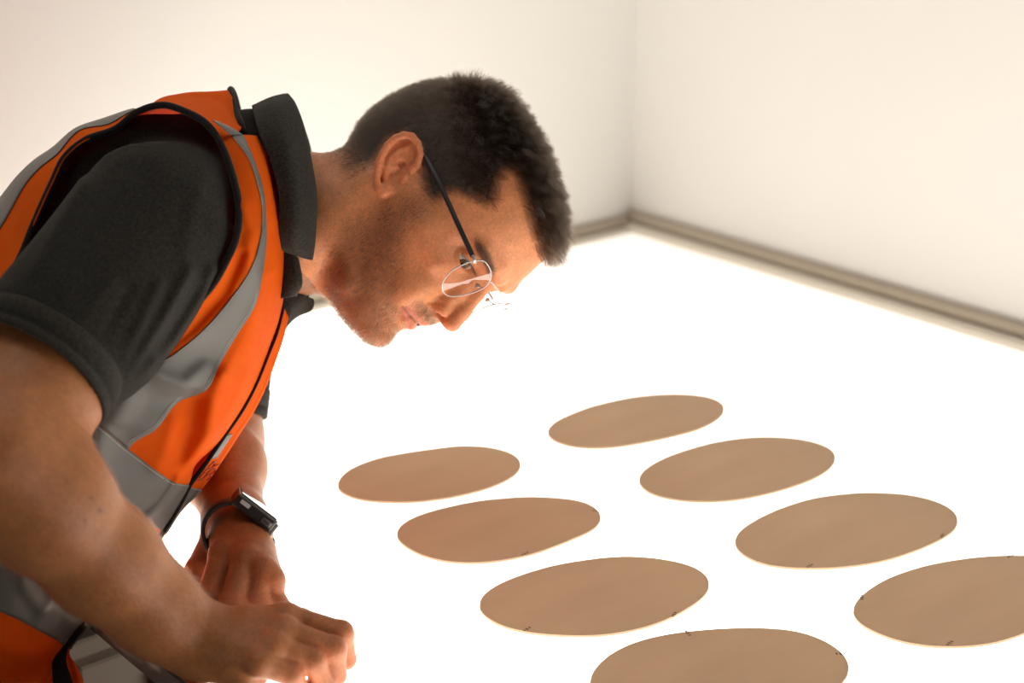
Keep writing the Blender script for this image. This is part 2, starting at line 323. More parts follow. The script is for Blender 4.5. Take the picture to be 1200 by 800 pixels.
def head(p):
    q = C2H(p); q = q.copy(); q[:, 1] = -np.abs(q[:, 1])                             # model the right half, y < 0, mirrored
    m = q * np.array([1, -1, 1], q.dtype)                                            # the same with y > 0
    x, y, z = m[:, 0], m[:, 1], m[:, 2]
    u = np.abs((m - np.array([-1.4, 0, 2.6], np.float32))/np.array([10.3, 7.6, 9.0], np.float32))
    skull = ((u**2.35).sum(1)**(1/2.35) - 1)*8.0                                     # a squarish ellipsoid
    d = smin(skull, face_slices(m), 1.2)
    # brow ridge, cheekbone
    d = smin(d, chain(m, [(9.95, .9, 3.35), (9.6, 2.6, 3.75), (8.5, 4.4, 3.55)], [.42, .42, .3], .3), 1.0)
    d = smin(d, rc(m, (7.5, 4.6, -.9), (4.6, 6.3, -.2), .42, .4), 1.4)
    # eye socket and lids
    d = smax(d, -el(m, (9.9, 3.2, 1.55), (1.9, 1.75, 1.05)), 1.1)
    d = smax(d, -el(m, (8.6, 5.0, 1.6), (1.3, 1.2, .8)), 1.2)
    d = smin(d, np.sqrt(((m - EYE.astype(m.dtype))**2).sum(1)) - 1.34, .45)
    d = smin(d, chain(m, [(8.75, 1.8, 2.5), (8.95, 3.1, 2.72), (8.2, 4.6, 2.2)], [.16, .2, .16], .2), .5)
    d = smax(d, -el(m, (8.65, 3.3, 1.42), (1.25, 1.55, .46)), .12)                    # gaze is lowered
    # fold from nose to mouth
    d = smin(d, el(m, (8.0, 3.0, -3.6), (1.1, 1.0, 1.5)), 1.5)
    # nose
    n = chain(m, [(9.5, 0, 2.3), (10.05, 0, .9), (10.95, 0, -1.0), (11.5, 0, -2.3)], [.60, .64, .78, .82], .3)
    n = smin(n, chain(m, [(8.9, .7, 1.2), (9.6, .95, -.6), (9.9, 1.05, -2.0)], [.55, .7, .7], .3), .7)
    n = smin(n, el(m, (10.15, 1.22, -2.5), (.95, .60, .76)), .45)
    n = smin(n, rc(m, (11.35, 0, -2.7), (10.1, 0, -3.2), .42, .42), .35)
    n = smin(n, el(m, (11.5, .3, -2.3), (.62, .48, .56)), .3)
    d = smin(d, n, .55)
    d = smax(d, -chain(m, [(11.25, .52, -3.12), (10.75, .82, -3.05), (10.4, .85, -2.85), (10.3, .7, -2.3)], [.17, .28, .26, .2], .1), .12)
    d = smax(d, -chain(m, [(10.3, 1.92, -2.1), (9.8, 1.98, -2.9), (9.5, 1.85, -3.3)], [.12, .12, .08], .1), .35)
    d = smax(d, -el(m, (10.85, 1.0, -3.08), (.48, .6, .27)), .1)
    # mouth
    mu = chain(m, [(10.0, 0, -4.8), (9.8, .85, -4.72), (9.1, 1.9, -5.25), (8.5, 2.55, -5.5)], [.28, .27, .20, .08], .2)
    ml = chain(m, [(9.82, 0, -6.05), (9.5, 1.0, -6.0), (8.75, 2.0, -5.75)], [.36, .31, .16], .2)
    d = smin(d, mu, .45); d = smin(d, ml, .45)
    d = smax(d, -chain(m, [(10.0, 0, -5.42), (9.7, .9, -5.36), (8.98, 1.95, -5.5), (8.5, 2.55, -5.62)], [.13, .13, .12, .07]), .10)
    d = smax(d, -chain(m, [(10.75, 0, -3.7), (10.5, .1, -4.4)], [.18, .14]), .45)                                 # philtrum
    d = smin(d, el(m, (8.7, .3, -9.1), (1.2, 1.4, 1.1)), .9)                                                      # chin
    d = smin(d, rc(m, (1.0, 5.2, -6.3), (5.2, 4.1, -9.4), .75, .65), 1.3)                                         # jaw
    return d*np.float32(.01)
def ears(p):
    q = C2H(p); q = q.copy(); q[:, 1] = -np.abs(q[:, 1]); return ear(q)*np.float32(.01)
NECK_A = P(428, 254, 1.555); NB = P(292, 262, 1.56)
SHR, SHL = P(180, 256, 1.398), P(268, 322, 1.73)
def neck(p):
    d = rc(p, NECK_A, NB, .061, .068)
    d = smin(d, rc(p, H2C((2.4, 0, -8.9)), P(320, 288, 1.55), .018, .040), .02)                                  # throat
    # sternomastoid from behind the ear to the collar
    d = smin(d, rc(p, H2C((-2.2, -6.2, -3.5)), P(330, 315, 1.50), .014, .017), .02)
    d = smin(d, rc(p, H2C((-2.2, 6.2, -3.5)), P(330, 315, 1.60), .014, .017), .02)
    return d
def trunk(p):
    d = rc(p, NB, SHR, .062, .036); d = smin(d, rc(p, NB, SHL, .062, .050), .04)
    d = smin(d, rc(p, P(225, 280, 1.56), P(30, 540, 1.58), .07, .08), .05)
    d = smin(d, rc(p, P(30, 540, 1.58), P(-130, 790, 1.62), .08, .09), .05)
    return d
# arms: joints
ELR, WRR = P(-14, 534, 1.215), PT(233, 749, .043)
def armR(p):
    d = rc(p, SHR, P(41, 452, 1.285), .044, .0535)
    d = smin(d, rc(p, P(41, 452, 1.285), ELR, .0525, .042), .02)
    d = smin(d, chain(p, [ELR, P(55, 595, 1.25), P(122, 658, 1.287), P(180, 712, 1.318), WRR], [.042, .047, .0425, .0345, .0265], .02), .03)
    d = smin(d, rc(p, ELR, P(42, 577, 1.235), .042, .042), .03)
    d = smin(d, rc(p, P(200, 735, 1.335), P(245, 757, 1.34), .026, .024), .02)
    return d
ELL, WRL = P(255, 518, 1.695), PT(276, 612, .050)
def armL(p):
    d = rc(p, SHL, P(252, 430, 1.705), .054, .047); d = smin(d, rc(p, P(252, 430, 1.705), ELL, .047, .043), .02)
    d = smin(d, chain(p, [ELL, P(260, 548, 1.62), WRL], [.0405, .041, .0265], .02), .03)
    d = smin(d, rc(p, WRL, PT(284, 628, .048), .0255, .026), .015)
    return d
FR = {  # right hand: pixel x, y, height above the table of each joint; radii
 'index': ([(334, 724, .0560), (399, 742, .0415), (405, 772, .0150), (383, 782, .0095)], [.0122, .0106, .0090, .0078]),
 'middle': ([(331, 741, .0540), (390, 761, .0385), (393, 791, .0138), (370, 800, .0095)], [.0122, .0109, .0093, .0080]),
 'ring': ([(321, 759, .0510), (367, 775, .0370), (380, 802, .0140), (356, 810, .0092)], [.0115, .0103, .0088, .0076]),
 'little': ([(304, 777, .0465), (342, 790, .0335), (353, 812, .0130), (334, 818, .0085)], [.0104, .0093, .0080, .0070]),
}
FL = {
 'index': ([(262, 650, .058), (244, 703, .040), (250, 726, .0135), (262, 716, .0090)], [.0125, .0110, .0092, .0080]),
 'middle': ([(288, 657, .0600), (271, 709, .0405), (275, 734, .0130), (283, 722, .0090)], [.0125, .0112, .0094, .0082]),
 'ring': ([(307, 669, .0550), (299, 706, .0365), (299, 728, .0120), (303, 716, .0090)], [.0115, .0103, .0090, .0078]),
 'little': ([(319, 681, .0470), (322, 705, .0300), (320, 722, .0105), (318, 713, .0080)], [.0102, .0092, .0080, .0070]),
}
def hand(p, FG, wrist, wr, thumb, tr, heel):
    j = {k: [PT(*t) for t in v[0]] for k, v in FG.items()}
    d = None
    names = list(FG)
    for k in names:                                                  # metacarpals form the palm
        r = FG[k][1][0]
        a = rc(p, wrist, j[k][0], wr*.86, r*1.02); d = a if d is None else smin(d, a, .014)
    for a, b in zip(names[:-1], names[1:]):
        d = smin(d, rc(p, .42*wrist + .58*j[a][0], .42*wrist + .58*j[b][0], .0150, .0150), .010)
    d = smin(d, rc(p, wrist, heel, wr*.8, .017), .012)
    fing = None
    for k in names:
        js, r = j[k], FG[k][1]
        f = chain(p, js, r, .0025)
        f = smin(f, rc(p, js[0], js[0] + (js[1]-js[0])*.06, r[0]*1.05, r[0]), .003)          # knuckle heads
        f = smin(f, rc(p, js[1], js[1] + (js[2]-js[1])*.08, r[1]*1.04, r[1]), .003)
        f = f if fing is None else smin(fing, f, .0009); fing = f
    d = smin(d, fing, .0048)
    t = chain(p, [PT(*q) for q in thumb], tr, .004)
    return smin(d, t, .009)
def handR(p): return hand(p, FR, WRR, .0265, [(262, 735, .032), (318, 722, .022), (352, 728, .0145), (372, 738, .012)], [.017, .0135, .0115, .009], PT(290, 790, .026))
def handL(p): return hand(p, FL, WRL, .0265, [(252, 636, .040), (233, 668, .030), (228, 694, .018), (236, 704, .013)], [.015, .0125, .011, .0085], PT(300, 672, .028))
def bbox(pts, m): pts = np.asarray(pts); return pts.min(0) - m, pts.max(0) + m
hp = [H2C((x, y, z)) for x in (-12.5, 13) for y in (-9.5, 9.5) for z in (-13.5, 11.5)]
GROUPS = [
 (trunk, *bbox([NB, SHR, SHL, P(30, 540, 1.58), P(-130, 790, 1.62)], .11), .03),
 (neck, *bbox([NECK_A, NB, H2C((3.2, 0, -11.2))], .10), .03),
 (head, *bbox(hp, .02), .022),
 (ears, *bbox([H2C((x, y, z)) for x in (-5, 2.5) for y in (-9.5, 9.5) for z in (-4.5, 4.5)], .004), .0025),
 (armR, *bbox([SHR, ELR, WRR], .075), .02),
 (armL, *bbox([SHL, ELL, WRL], .07), .02),
 (handR, *bbox([PT(*t) for v in FR.values() for t in v[0]] + [WRR, PT(372, 738, .012)], .033), .012),
 (handL, *bbox([PT(*t) for v in FL.values() for t in v[0]] + [WRL, PT(228, 694, .018)], .033), .012),
]
def field(p, groups, whole=False):
    out = np.full(len(p), .2, np.float32)
    for fn, lo, hi, k in groups:
        if whole: out = smin(out, fn(p), k); continue
        m = ((p >= lo) & (p <= hi)).all(1)
        if m.any():
            out[m] = smin(out[m], fn(p[m]), k)
    return out
def vdb_mesh(fieldfn, groups, h, blk=8, slack=1.6, pad=.004):
    """sparse sampling of a signed-distance field, then dual contouring; returns verts in camera metres and quads"""
    fieldfn = fieldfn or field
    lo = np.min([g[1] for g in groups], 0) - 2*h; hi = np.max([g[2] for g in groups], 0) + 2*h
    nb = np.ceil((hi - lo)/(h*blk)).astype(int)
    I = np.stack(np.meshgrid(*[np.arange(n, dtype=np.int32) for n in nb], indexing='ij'), -1).reshape(-1, 3)
    cen = (lo + (I + .5)*blk*h).astype(np.float32); sig = np.zeros(len(I), int)
    big = [(fn, l - blk*h, u + blk*h, k) for fn, l, u, k in groups]
    for n, g in enumerate(big): sig += ((cen >= g[1]) & (cen <= g[2])).all(1).astype(int) << n
    keep = sig > 0; I, cen, sig = I[keep], cen[keep], sig[keep]
    fc = np.concatenate([fieldfn(c, big) for c in np.array_split(cen, max(1, len(cen)//200000))])
    R = blk*h*.5*math.sqrt(3)*slack + pad
    grid = openvdb.FloatGrid(background=.02)
    for b in I[fc <= -R]:
        m = tuple(int(v) for v in b*blk); grid.fill(m, tuple(v + blk - 1 for v in m), -.02)
    act = np.abs(fc) < R; I, sig = I[act], sig[act]
    off = np.stack(np.meshgrid(*[np.arange(blk)]*3, indexing='ij'), -1).reshape(-1, 3)
    for s_ in np.unique(sig):
        gs = [g for n, g in enumerate(big) if s_ >> n & 1]; J = I[sig == s_]
        for c in range(0, len(J), 300):
            B = J[c:c+300]; p = (lo + (B[:, None]*blk + off[None])*h).reshape(-1, 3).astype(np.float32)
            f = fieldfn(p, gs, True).reshape(len(B), blk, blk, blk).astype(np.float32)
            for b, arr in zip(B, f): grid.copyFromArray(arr, ijk=tuple(int(v) for v in b*blk))
    v, t, q = grid.convertToPolygons(isovalue=0.0, adaptivity=0.0)
    return lo + np.asarray(v)*h, np.asarray(t)[:, ::-1], np.asarray(q)
def fast_mesh(name, v_world, tris, quads):
    me = bpy.data.meshes.new(name); nt, nq = len(tris), len(quads)
    me.vertices.add(len(v_world)); me.vertices.foreach_set('co', np.ascontiguousarray(v_world, dtype=np.float32).ravel())
    me.loops.add(3*nt + 4*nq); me.loops.foreach_set('vertex_index', np.r_[np.asarray(tris).ravel(), np.asarray(quads).ravel()].astype(np.int32))
    me.polygons.add(nt + nq); me.polygons.foreach_set('loop_start', np.r_[np.arange(nt)*3, 3*nt + np.arange(nq)*4].astype(np.int32))
    me.polygons.foreach_set('use_smooth', np.ones(nt + nq, bool)); me.update(calc_edges=True); me.validate(); return me
import time as _t
_t0 = _t.time()
BV, BT, BQ = vdb_mesh(None, GROUPS, .0014)
# drop loose crumbs and keep the largest connected surface
print('body', len(BV), len(BQ), round(_t.time() - _t0, 1))
man = empty('person', tuple(W(P(-155, 785, 1.62)) * np.array([1, 1, 0])))
tag(man, 'man in a grey polo shirt and orange safety vest leaning over the light table', 'person')
# ------------------------------------------------------------------ skin
me = fast_mesh('body', W(BV), BT, BQ)
def inpoly(pts, poly):
    x, y = pts[:, 0], pts[:, 1]; c = np.zeros(len(pts), bool); n = len(poly)
    for i in range(n):
        (x1, y1), (x2, y2) = poly[i], poly[(i+1) % n]
        if y1 == y2: continue
        c ^= ((y1 > y) != (y2 > y)) & (x < (x2 - x1)*(y - y1)/(y2 - y1) + x1)
    return c
def skin_mat():
    m, t, b = mat('skin'); L = t.links
    at = t.nodes.new('ShaderNodeAttribute'); at.attribute_name = 'tone'
    tc = t.nodes.new('ShaderNodeTexCoord')
    n = t.nodes.new('ShaderNodeTexNoise'); n.inputs['Scale'].default_value = 70; n.inputs['Detail'].default_value = 5; L.new(tc.outputs['Object'], n.inputs['Vector'])
    mr = t.nodes.new('ShaderNodeMapRange'); mr.inputs[1].default_value = .3; mr.inputs[2].default_value = .7; mr.inputs[3].default_value = .88; mr.inputs[4].default_value = 1.10; L.new(n.outputs['Fac'], mr.inputs[0])
    nf = t.nodes.new('ShaderNodeTexNoise'); nf.inputs['Scale'].default_value = 420; nf.inputs['Detail'].default_value = 3; L.new(tc.outputs['Object'], nf.inputs['Vector'])
    mf = t.nodes.new('ShaderNodeMapRange'); mf.inputs[1].default_value = .3; mf.inputs[2].default_value = .7; mf.inputs[3].default_value = .86; mf.inputs[4].default_value = 1.12; L.new(nf.outputs['Fac'], mf.inputs[0])
    mm_ = t.nodes.new('ShaderNodeMath'); mm_.operation = 'MULTIPLY'; L.new(mr.outputs[0], mm_.inputs[0]); L.new(mf.outputs[0], mm_.inputs[1])
    mx = t.nodes.new('ShaderNodeVectorMath'); mx.operation = 'SCALE'; L.new(at.outputs['Color'], mx.inputs[0]); L.new(mm_.outputs[0], mx.inputs['Scale'])
    L.new(mx.outputs[0], b.inputs['Base Color'])
    b.inputs['Roughness'].default_value = .48; b.inputs['Specular IOR Level'].default_value = .35
    b.inputs['Subsurface Weight'].default_value = .35; b.inputs['Subsurface Radius'].default_value = (1.0, .32, .16); b.inputs['Subsurface Scale'].default_value = .006
    n2 = t.nodes.new('ShaderNodeTexNoise'); n2.inputs['Scale'].default_value = 900; n2.inputs['Detail'].default_value = 2; L.new(tc.outputs['Object'], n2.inputs['Vector'])
    bp = t.nodes.new('ShaderNodeBump'); bp.inputs['Strength'].default_value = .45; bp.inputs['Distance'].default_value = .0006; L.new(n2.outputs['Fac'], bp.inputs['Height']); L.new(bp.outputs[0], b.inputs['Normal'])
    return m
body = link('body', me, skin_mat(), man)

tone = np.tile(np.array([.50, .27, .165, 1], np.float32), (len(BV), 1))
at = me.attributes.new('tone', 'FLOAT_COLOR', 'POINT'); at.data.foreach_set('color', tone.ravel())
# ------------------------------------------------------------------ polo shirt
def cloth_mat(name, c0, c1, scale=420, bump=.25, translucent=0.0, sheen=.3, rough=.85, weave=900):
    m, t, b = mat(name); L = t.links
    tc = t.nodes.new('ShaderNodeTexCoord')
    n = t.nodes.new('ShaderNodeTexNoise'); n.inputs['Scale'].default_value = scale; n.inputs['Detail'].default_value = 4; n.inputs['Roughness'].default_value = .7
    L.new(tc.outputs['Object'], n.inputs['Vector'])
    cr = t.nodes.new('ShaderNodeValToRGB'); cr.color_ramp.elements[0].position = .32; cr.color_ramp.elements[1].position = .70
    cr.color_ramp.elements[0].color = (*c0, 1); cr.color_ramp.elements[1].color = (*c1, 1)
    L.new(n.outputs['Fac'], cr.inputs[0]); L.new(cr.outputs[0], b.inputs['Base Color'])
    b.inputs['Roughness'].default_value = rough; b.inputs['Sheen Weight'].default_value = sheen; b.inputs['Specular IOR Level'].default_value = .1
    b.inputs['Sheen Roughness'].default_value = .5
    n2 = t.nodes.new('ShaderNodeTexNoise'); n2.inputs['Scale'].default_value = weave; n2.inputs['Detail'].default_value = 2; L.new(tc.outputs['Object'], n2.inputs['Vector'])
    bp = t.nodes.new('ShaderNodeBump'); bp.inputs['Strength'].default_value = bump; bp.inputs['Distance'].default_value = .0008; L.new(n2.outputs['Fac'], bp.inputs['Height']); L.new(bp.outputs[0], b.inputs['Normal'])
    if translucent:
        tr = t.nodes.new('ShaderNodeBsdfTranslucent'); mx = t.nodes.new('ShaderNodeMixShader'); mx.inputs[0].default_value = translucent
        L.new(cr.outputs[0], tr.inputs['Color']); out = t.nodes['Material Output']
        L.new(b.outputs[0], mx.inputs[1]); L.new(tr.outputs[0], mx.inputs[2]); L.new(mx.outputs[0], out.inputs['Surface'])
    return m
m_polo = cloth_mat('polo_jersey', (.009, .008, .0068), (.034, .031, .0255), 520, .3, sheen=.05)
m_collar = cloth_mat('polo_rib', (.014, .0125, .0105), (.045, .041, .034), 480, .45, sheen=.05)
m_orange = cloth_mat('orange_mesh_fabric', (.98, .165, .008), (1.0, .20, .012), 40, .12, translucent=.5, sheen=.0, rough=.7, weave=1500)
m_strip = plain('reflective_tape', (.135, .132, .122), .42, spec=.35, noise=.06, nscale=25, bump=.10, bscale=1400)
m_bind = cloth_mat('black_binding', (.008, .006, .006), (.022, .017, .015), 500, .3, sheen=.1)
m_stitch = plain('pale_thread', (.40, .38, .33), .7)
SLA, SLB = P(174, 251, 1.392), P(34, 441, 1.285)                  # right sleeve, shoulder to cuff
SAX = (SLB - SLA)/np.linalg.norm(SLB - SLA)
LLA, LLB = P(268, 322, 1.73), P(249, 484, 1.705)                  # left sleeve
LAX = (LLB - LLA)/np.linalg.norm(LLB - LLA)
ZS = np.array([1, 1, .74])
TR = [(P(262, 225, 1.56), .066), (P(192, 292, 1.565), .100), (P(84, 458, 1.575), .108), (P(-30, 632, 1.60), .112), (P(-130, 790, 1.62), .118)]
def shirt_trunk(p):
    q = p*ZS.astype(p.dtype)
    d = chain(q, [t[0]*ZS for t in TR], [t[1] for t in TR], .03)
    d = smin(d, rc(p, P(300, 258, 1.56), P(212, 235, 1.42), .066, .050), .04)
    d = smin(d, rc(p, P(300, 258, 1.56), P(266, 322, 1.72), .064, .052), .04)
    d = smin(d, chain(p, [P(230, 178, 1.462), P(175, 180, 1.458), P(112, 208, 1.458), P(62, 268, 1.458), P(25, 350, 1.458)], [.036, .030, .028, .028, .028], .02), .02)
    d = smin(d, rc(p, P(262, 225, 1.56), P(300, 172, 1.555), .05, .034), .03)
    return np.maximum(d, -rc(p, P(318, 262, 1.56), P(420, 256, 1.55), .066, .064))          # neck opening
RIDGE = [  # cloth folds: path over the sleeve as seen, width in pixels, height in metres
 ([(250,318),(232,352),(205,395),(168,438)], 8, .0050), ([(222,318),(200,360),(172,405),(150,440)], 7, .0050), ([(236,335),(214,372),(186,415)], 6, -.0030),
 ([(186,335),(166,380),(142,425)], 8, .0038), ([(95,215),(70,260),(38,320)], 9, .0035), ([(150,215),(120,260),(70,330)], 11, .0022), ([(130,330),(95,375),(60,395)], 8, .0022),
 ([(240,200),(225,250),(218,300)], 10, .0020), ([(150,340),(125,385),(105,415)], 7, -.0025),
 ([(92,200),(112,178),(150,163),(184,160),(222,163),(250,173),(263,192),(269,225),(271,262)], 2.6, -.0030), ([(92,206),(114,185),(150,170),(184,167),(220,170),(244,179),(256,196)], 3.5, .0014)]
def seglist(q, L_):
    L_ = np.asarray(L_, np.float32); dm = np.full(len(q), 1e9, np.float32)
    for a, b in zip(L_[:-1], L_[1:]):
        ba = b - a; e = q - a; t = np.clip((e @ ba)/(ba @ ba), 0, 1); e = e - t[:, None]*ba; dm = np.minimum(dm, np.einsum('ij,ij->i', e, e))
    return dm
def sleeveR(p):
    d = rc(p, SLA, SLB + SAX*.02, .0600, .0665)
    d = smin(d, rc(p, P(206, 284, 1.392), P(118, 396, 1.335), .046, .050), .03)
    s = (p - SLB.astype(p.dtype)) @ SAX.astype(p.dtype)
    fade = np.clip((-s - .028)/.03, 0, 1)*(p[:, 2] < 1.405); q = PX(p).astype(np.float32)
    for L_, w, amp in RIDGE: d = d - amp*fade*np.exp(-seglist(q, L_)/(w*w))
    d = np.maximum(d, s)
    inner = rc(p, SLB - SAX*.05, SLB + SAX*.05, .0625, .0625)
    return np.maximum(d, -np.maximum(inner, -.020 - s))
def sleeveL(p):
    d = rc(p, LLA, LLB + LAX*.02, .058, .056); s = (p - LLB.astype(p.dtype)) @ LAX.astype(p.dtype)
    d = np.maximum(d, s)
    return np.maximum(d, -np.maximum(rc(p, LLB - LAX*.05, LLB + LAX*.05, .0535, .0535), -.03 - s))
SG = [(shirt_trunk, *bbox([t[0] for t in TR] + [P(300, 258, 1.56), SLA, P(266, 322, 1.72)], .165), .02),
      (sleeveR, *bbox([SLA, SLB, P(206, 284, 1.392)], .085), .018), (sleeveL, *bbox([LLA, LLB], .065), .018)]
sv, st_, sq = vdb_mesh(None, SG, .0026)
polo = link('polo_shirt', fast_mesh('polo_shirt', W(sv), st_, sq), m_polo, man)
def ring_band(name, c, ax, prof, m, parent, seg=96):              # cuff: (offset along the sleeve, radius) rows
    u = np.cross(ax, [0, 0, 1.]); u /= np.linalg.norm(u); v = np.cross(ax, u)
    th = np.arange(seg)*2*np.pi/seg
    V = np.concatenate([c + ax*s + r*(np.cos(th)[:, None]*u + np.sin(th)[:, None]*v) for s, r in prof])
    n = len(prof)
    f = [(i*seg + j, i*seg + (j+1) % seg, ((i+1) % n)*seg + (j+1) % seg, ((i+1) % n)*seg + j) for i in range(n) for j in range(seg)]
    return link(name, mesh(name, W(V), f), m, parent)
rr = lambda t: .0665 + .0005*t
CUFF = [(-.030, .0655), (-.030, .0672), (-.0292, .0682), (-.0285, .0666), (-.0275, .0682), (-.0110, .0681), (-.0102, .0667), (-.0094, .0682), (-.0080, .0668), (-.0072, .0681), (-.0016, .0680), (.0, .0670), (.0, .0646), (-.016, .0642)]
ring_band('cuff', SLB, SAX, CUFF, m_collar, polo)
ring_band('cuff', LLB, LAX, [(s, r - .0102) for s, r in CUFF], m_collar, polo)
# ------------------------------------------------------------------ lofts through traced control nets
def bic(G_, nu, nv, u0=0.0, u1=None, v0=0.0, v1=None):
    """bicubic interpolation of a control net (rows = stations, columns across); fractional row/column ranges"""
    G_ = np.asarray(G_, float); r, c = G_.shape[:2]
    u1 = r-1 if u1 is None else u1; v1 = c-1 if v1 is None else v1
    def cr(A, t):                                                  # uniform Catmull-Rom along axis 0
        n = len(A); i = np.clip(np.floor(t).astype(int), 0, n-2); s = (t - i).reshape(-1, *[1]*(A.ndim-1))
        g = lambda k: A[np.clip(k, 0, n-1)]
        a = np.where((i-1 < 0).reshape(s.shape), 2*g(i) - g(i+1), g(i-1)); d = np.where((i+2 > n-1).reshape(s.shape), 2*g(i+1) - g(i), g(i+2)); b, c_ = g(i), g(i+1)
        return .5*(2*b + (c_ - a)*s + (2*a - 5*b + 4*c_ - d)*s*s + (3*b - a - 3*c_ + d)*s**3)
    A = cr(G_, np.linspace(u0, u1, nu)); A = np.swapaxes(A, 0, 1)
    return np.swapaxes(cr(A, np.linspace(v0, v1, nv)), 0, 1)       # (nu, nv, 3) pixel x, y, depth
def fold_depth(S, folds):
    q = S[..., :2].reshape(-1, 2); z = np.zeros(len(q))
    for L_, w, amp in folds:
        L_ = np.asarray(L_, float); dm = np.full(len(q), 1e9)
        for a, b in zip(L_[:-1], L_[1:]):
            ba = b - a; t = np.clip(((q - a) @ ba)/(ba @ ba), 0, 1); dm = np.minimum(dm, np.linalg.norm(q - a - t[:, None]*ba, axis=1))
        z += amp*np.exp(-(dm/w)**2)
    S = S.copy(); S[..., 2] -= 1.6*z.reshape(S.shape[:2]); return S
def to_cam(S): return np.stack([(S[..., 0]-600)/F*S[..., 2], (S[..., 1]-400)/F*S[..., 2], S[..., 2]], -1)
def grid_normals(C):
    n = np.cross(np.gradient(C, axis=0), np.gradient(C, axis=1)); return n/(np.linalg.norm(n, axis=-1, keepdims=True) + 1e-12)
def sheet(name, C, m, parent, thick=.0011, lift=0.0, flip=False):
    """a real cloth sheet: both faces and its rim; lift moves it off its own surface towards the outside"""
    n = grid_normals(C); n = -n if flip else n
    A, B = C + n*lift, C + n*(lift - thick)
    nu, nv = C.shape[:2]; V = np.concatenate([W(A.reshape(-1, 3)), W(B.reshape(-1, 3))]); o = nu*nv; f = []
    i, j = np.meshgrid(np.arange(nu-1), np.arange(nv-1), indexing='ij'); a = (i*nv + j).ravel()
    q = np.stack([a, a+1, a+nv+1, a+nv], 1)
    if flip: q = q[:, ::-1]
    f = np.concatenate([q[:, ::-1], q[:, :] + o])
    rim = np.concatenate([np.arange(nv), np.arange(1, nu)*nv + nv-1, (nu-1)*nv + np.arange(nv-2, -1, -1), np.arange(nu-2, 0, -1)*nv]); rn = np.roll(rim, -1)
    s = np.stack([rim, rn, rn + o, rim + o], 1); f = np.concatenate([f, s[:, ::-1] if flip else s])
    me = fast_mesh(name, V, np.zeros((0, 3), int), f); 
    o_ = link(name, me, m, parent)
    bm = bmesh.new(); bm.from_mesh(me); bmesh.ops.recalc_face_normals(bm, faces=bm.faces); bm.to_mesh(me); bm.free()
    return o_
# front of the vest, nearer half: columns armhole edge, tape edge, tape edge, crest, front edge
N = None
FRONT = np.array([
 [(258,168,1.405),(270,158,1.412),(284,158,1.425),(292,158,1.44),(301,159,1.46)],
 [(274,210,1.392),(291,186,1.403),(298,190,1.415),(308,190,1.435),(317,189,1.465)],
 [(280,245,1.385),(303,222,1.398),(308,224,1.410),(318,227,1.435),(327,229,1.475)],
 [(277,278,1.378),(307,250,1.398),(311,255,1.408),(323,263,1.435),(335,270,1.490)],
 [(266,305,1.372),(304,280,1.393),(311,288,1.410),(325,300,1.440),(338,306,1.500)],
 [(248,335,1.368),(293,315,1.388),(306,325,1.412),(322,338,1.445),(333,344,1.500)],
 [(220,366,1.364),(270,349,1.383),(298,358,1.415),(313,372,1.445),(327,375,1.500)],
 [(190,398,1.360),(240,384,1.378),(279,389,1.412),(300,408,1.445),(316,407,1.500)],
 [(160,425,1.358),(205,413,1.376),(260,421,1.410),(285,442,1.445),(303,442,1.495)],
 [(130,450,1.355),(172,434,1.371),(243,455,1.405),(268,475,1.440),(286,476,1.490)],
 [(103,470,1.355),(138,466,1.369),(208,471,1.400),(244,510,1.432),(259,516,1.482)],
 [(80,478,1.355),(112,488,1.368),(183,502,1.395),(218,540,1.428),(230,544,1.472)],
 [(60,484,1.356),(108,494,1.368),(150,526,1.392),(199,562,1.425),(221,568,1.465)],
 [(50,550,1.360),(92,568,1.373),(128,590,1.393),(163,608,1.420),(191,622,1.460)],
 [(25,600,1.363),(65,620,1.375),(95,642,1.392),(128,664,1.417),(152,672,1.457)],
 [(-32,622,1.366),(0,638,1.376),(34,655,1.390),(75,686,1.415),(114,713,1.455)],
 [(-42,698,1.371),(0,716,1.380),(24,727,1.391),(54,743,1.415),(76,756,1.452)],
 [(-72,790,1.376),(-32,808,1.386),(-5,818,1.395),(24,828,1.418),(46,832,1.452)],
 [(-105,880,1.380),(-62,896,1.388),(-36,906,1.396),(-6,912,1.418),(16,914,1.450)]], float)
VF = [([(283,300),(262,345),(225,385),(180,420)], 7, -.0045),     # groove inside the armhole edge
      ([(272,300),(250,342),(212,382),(170,418)], 5, .0015),
      ([(312,320),(300,360),(285,400),(262,440)], 9, .0030),      # crest along the tape
      ([(321,330),(312,380),(296,430)], 7, -.0030),
      ([(262,440),(250,470),(246,510),(226,545)], 10, .0050),     # fold to the lifted corner
      ([(228,470),(222,500),(212,530)], 13, -.0060),
      ([(205,495),(196,530),(185,545)], 10, .0020),
      ([(210,560),(190,590),(172,606)], 5, .0022), ([(200,560),(182,585),(165,600)], 6, -.0015),
      ([(150,470),(120,510),(112,540)], 14, .003), ([(185,440),(215,452),(240,430)], 9, .002),
      ([(90,690),(75,720),(60,745)], 6, -.004), ([(70,680),(60,705),(42,735)], 7, .002), ([(20,660),(30,690),(50,715)], 8, .002),
      ([(0,760),(40,770),(66,762)], 10, .004), ([(30,800),(50,780),(64,764)], 7, -.004),
      ([(298,170),(312,215),(322,260)], 6, .0020), ([(285,240),(296,270),(290,300)], 8, .003)]
vest = empty('x', (0, 0, 0)); bpy.data.objects.remove(vest)
def front(nu, nv, **k): return to_cam(fold_depth(bic(FRONT, nu, nv, **k), VF))
vest = sheet('safety_vest', front(220, 70), m_orange, man, .0011)
NR = len(FRONT) - 1
def tape(**k): return sheet('reflective_strip', front(**k), m_strip, vest, .0007, .0010)
tape(nu=150, nv=18, u0=0, u1=11.99, v0=1, v1=2)
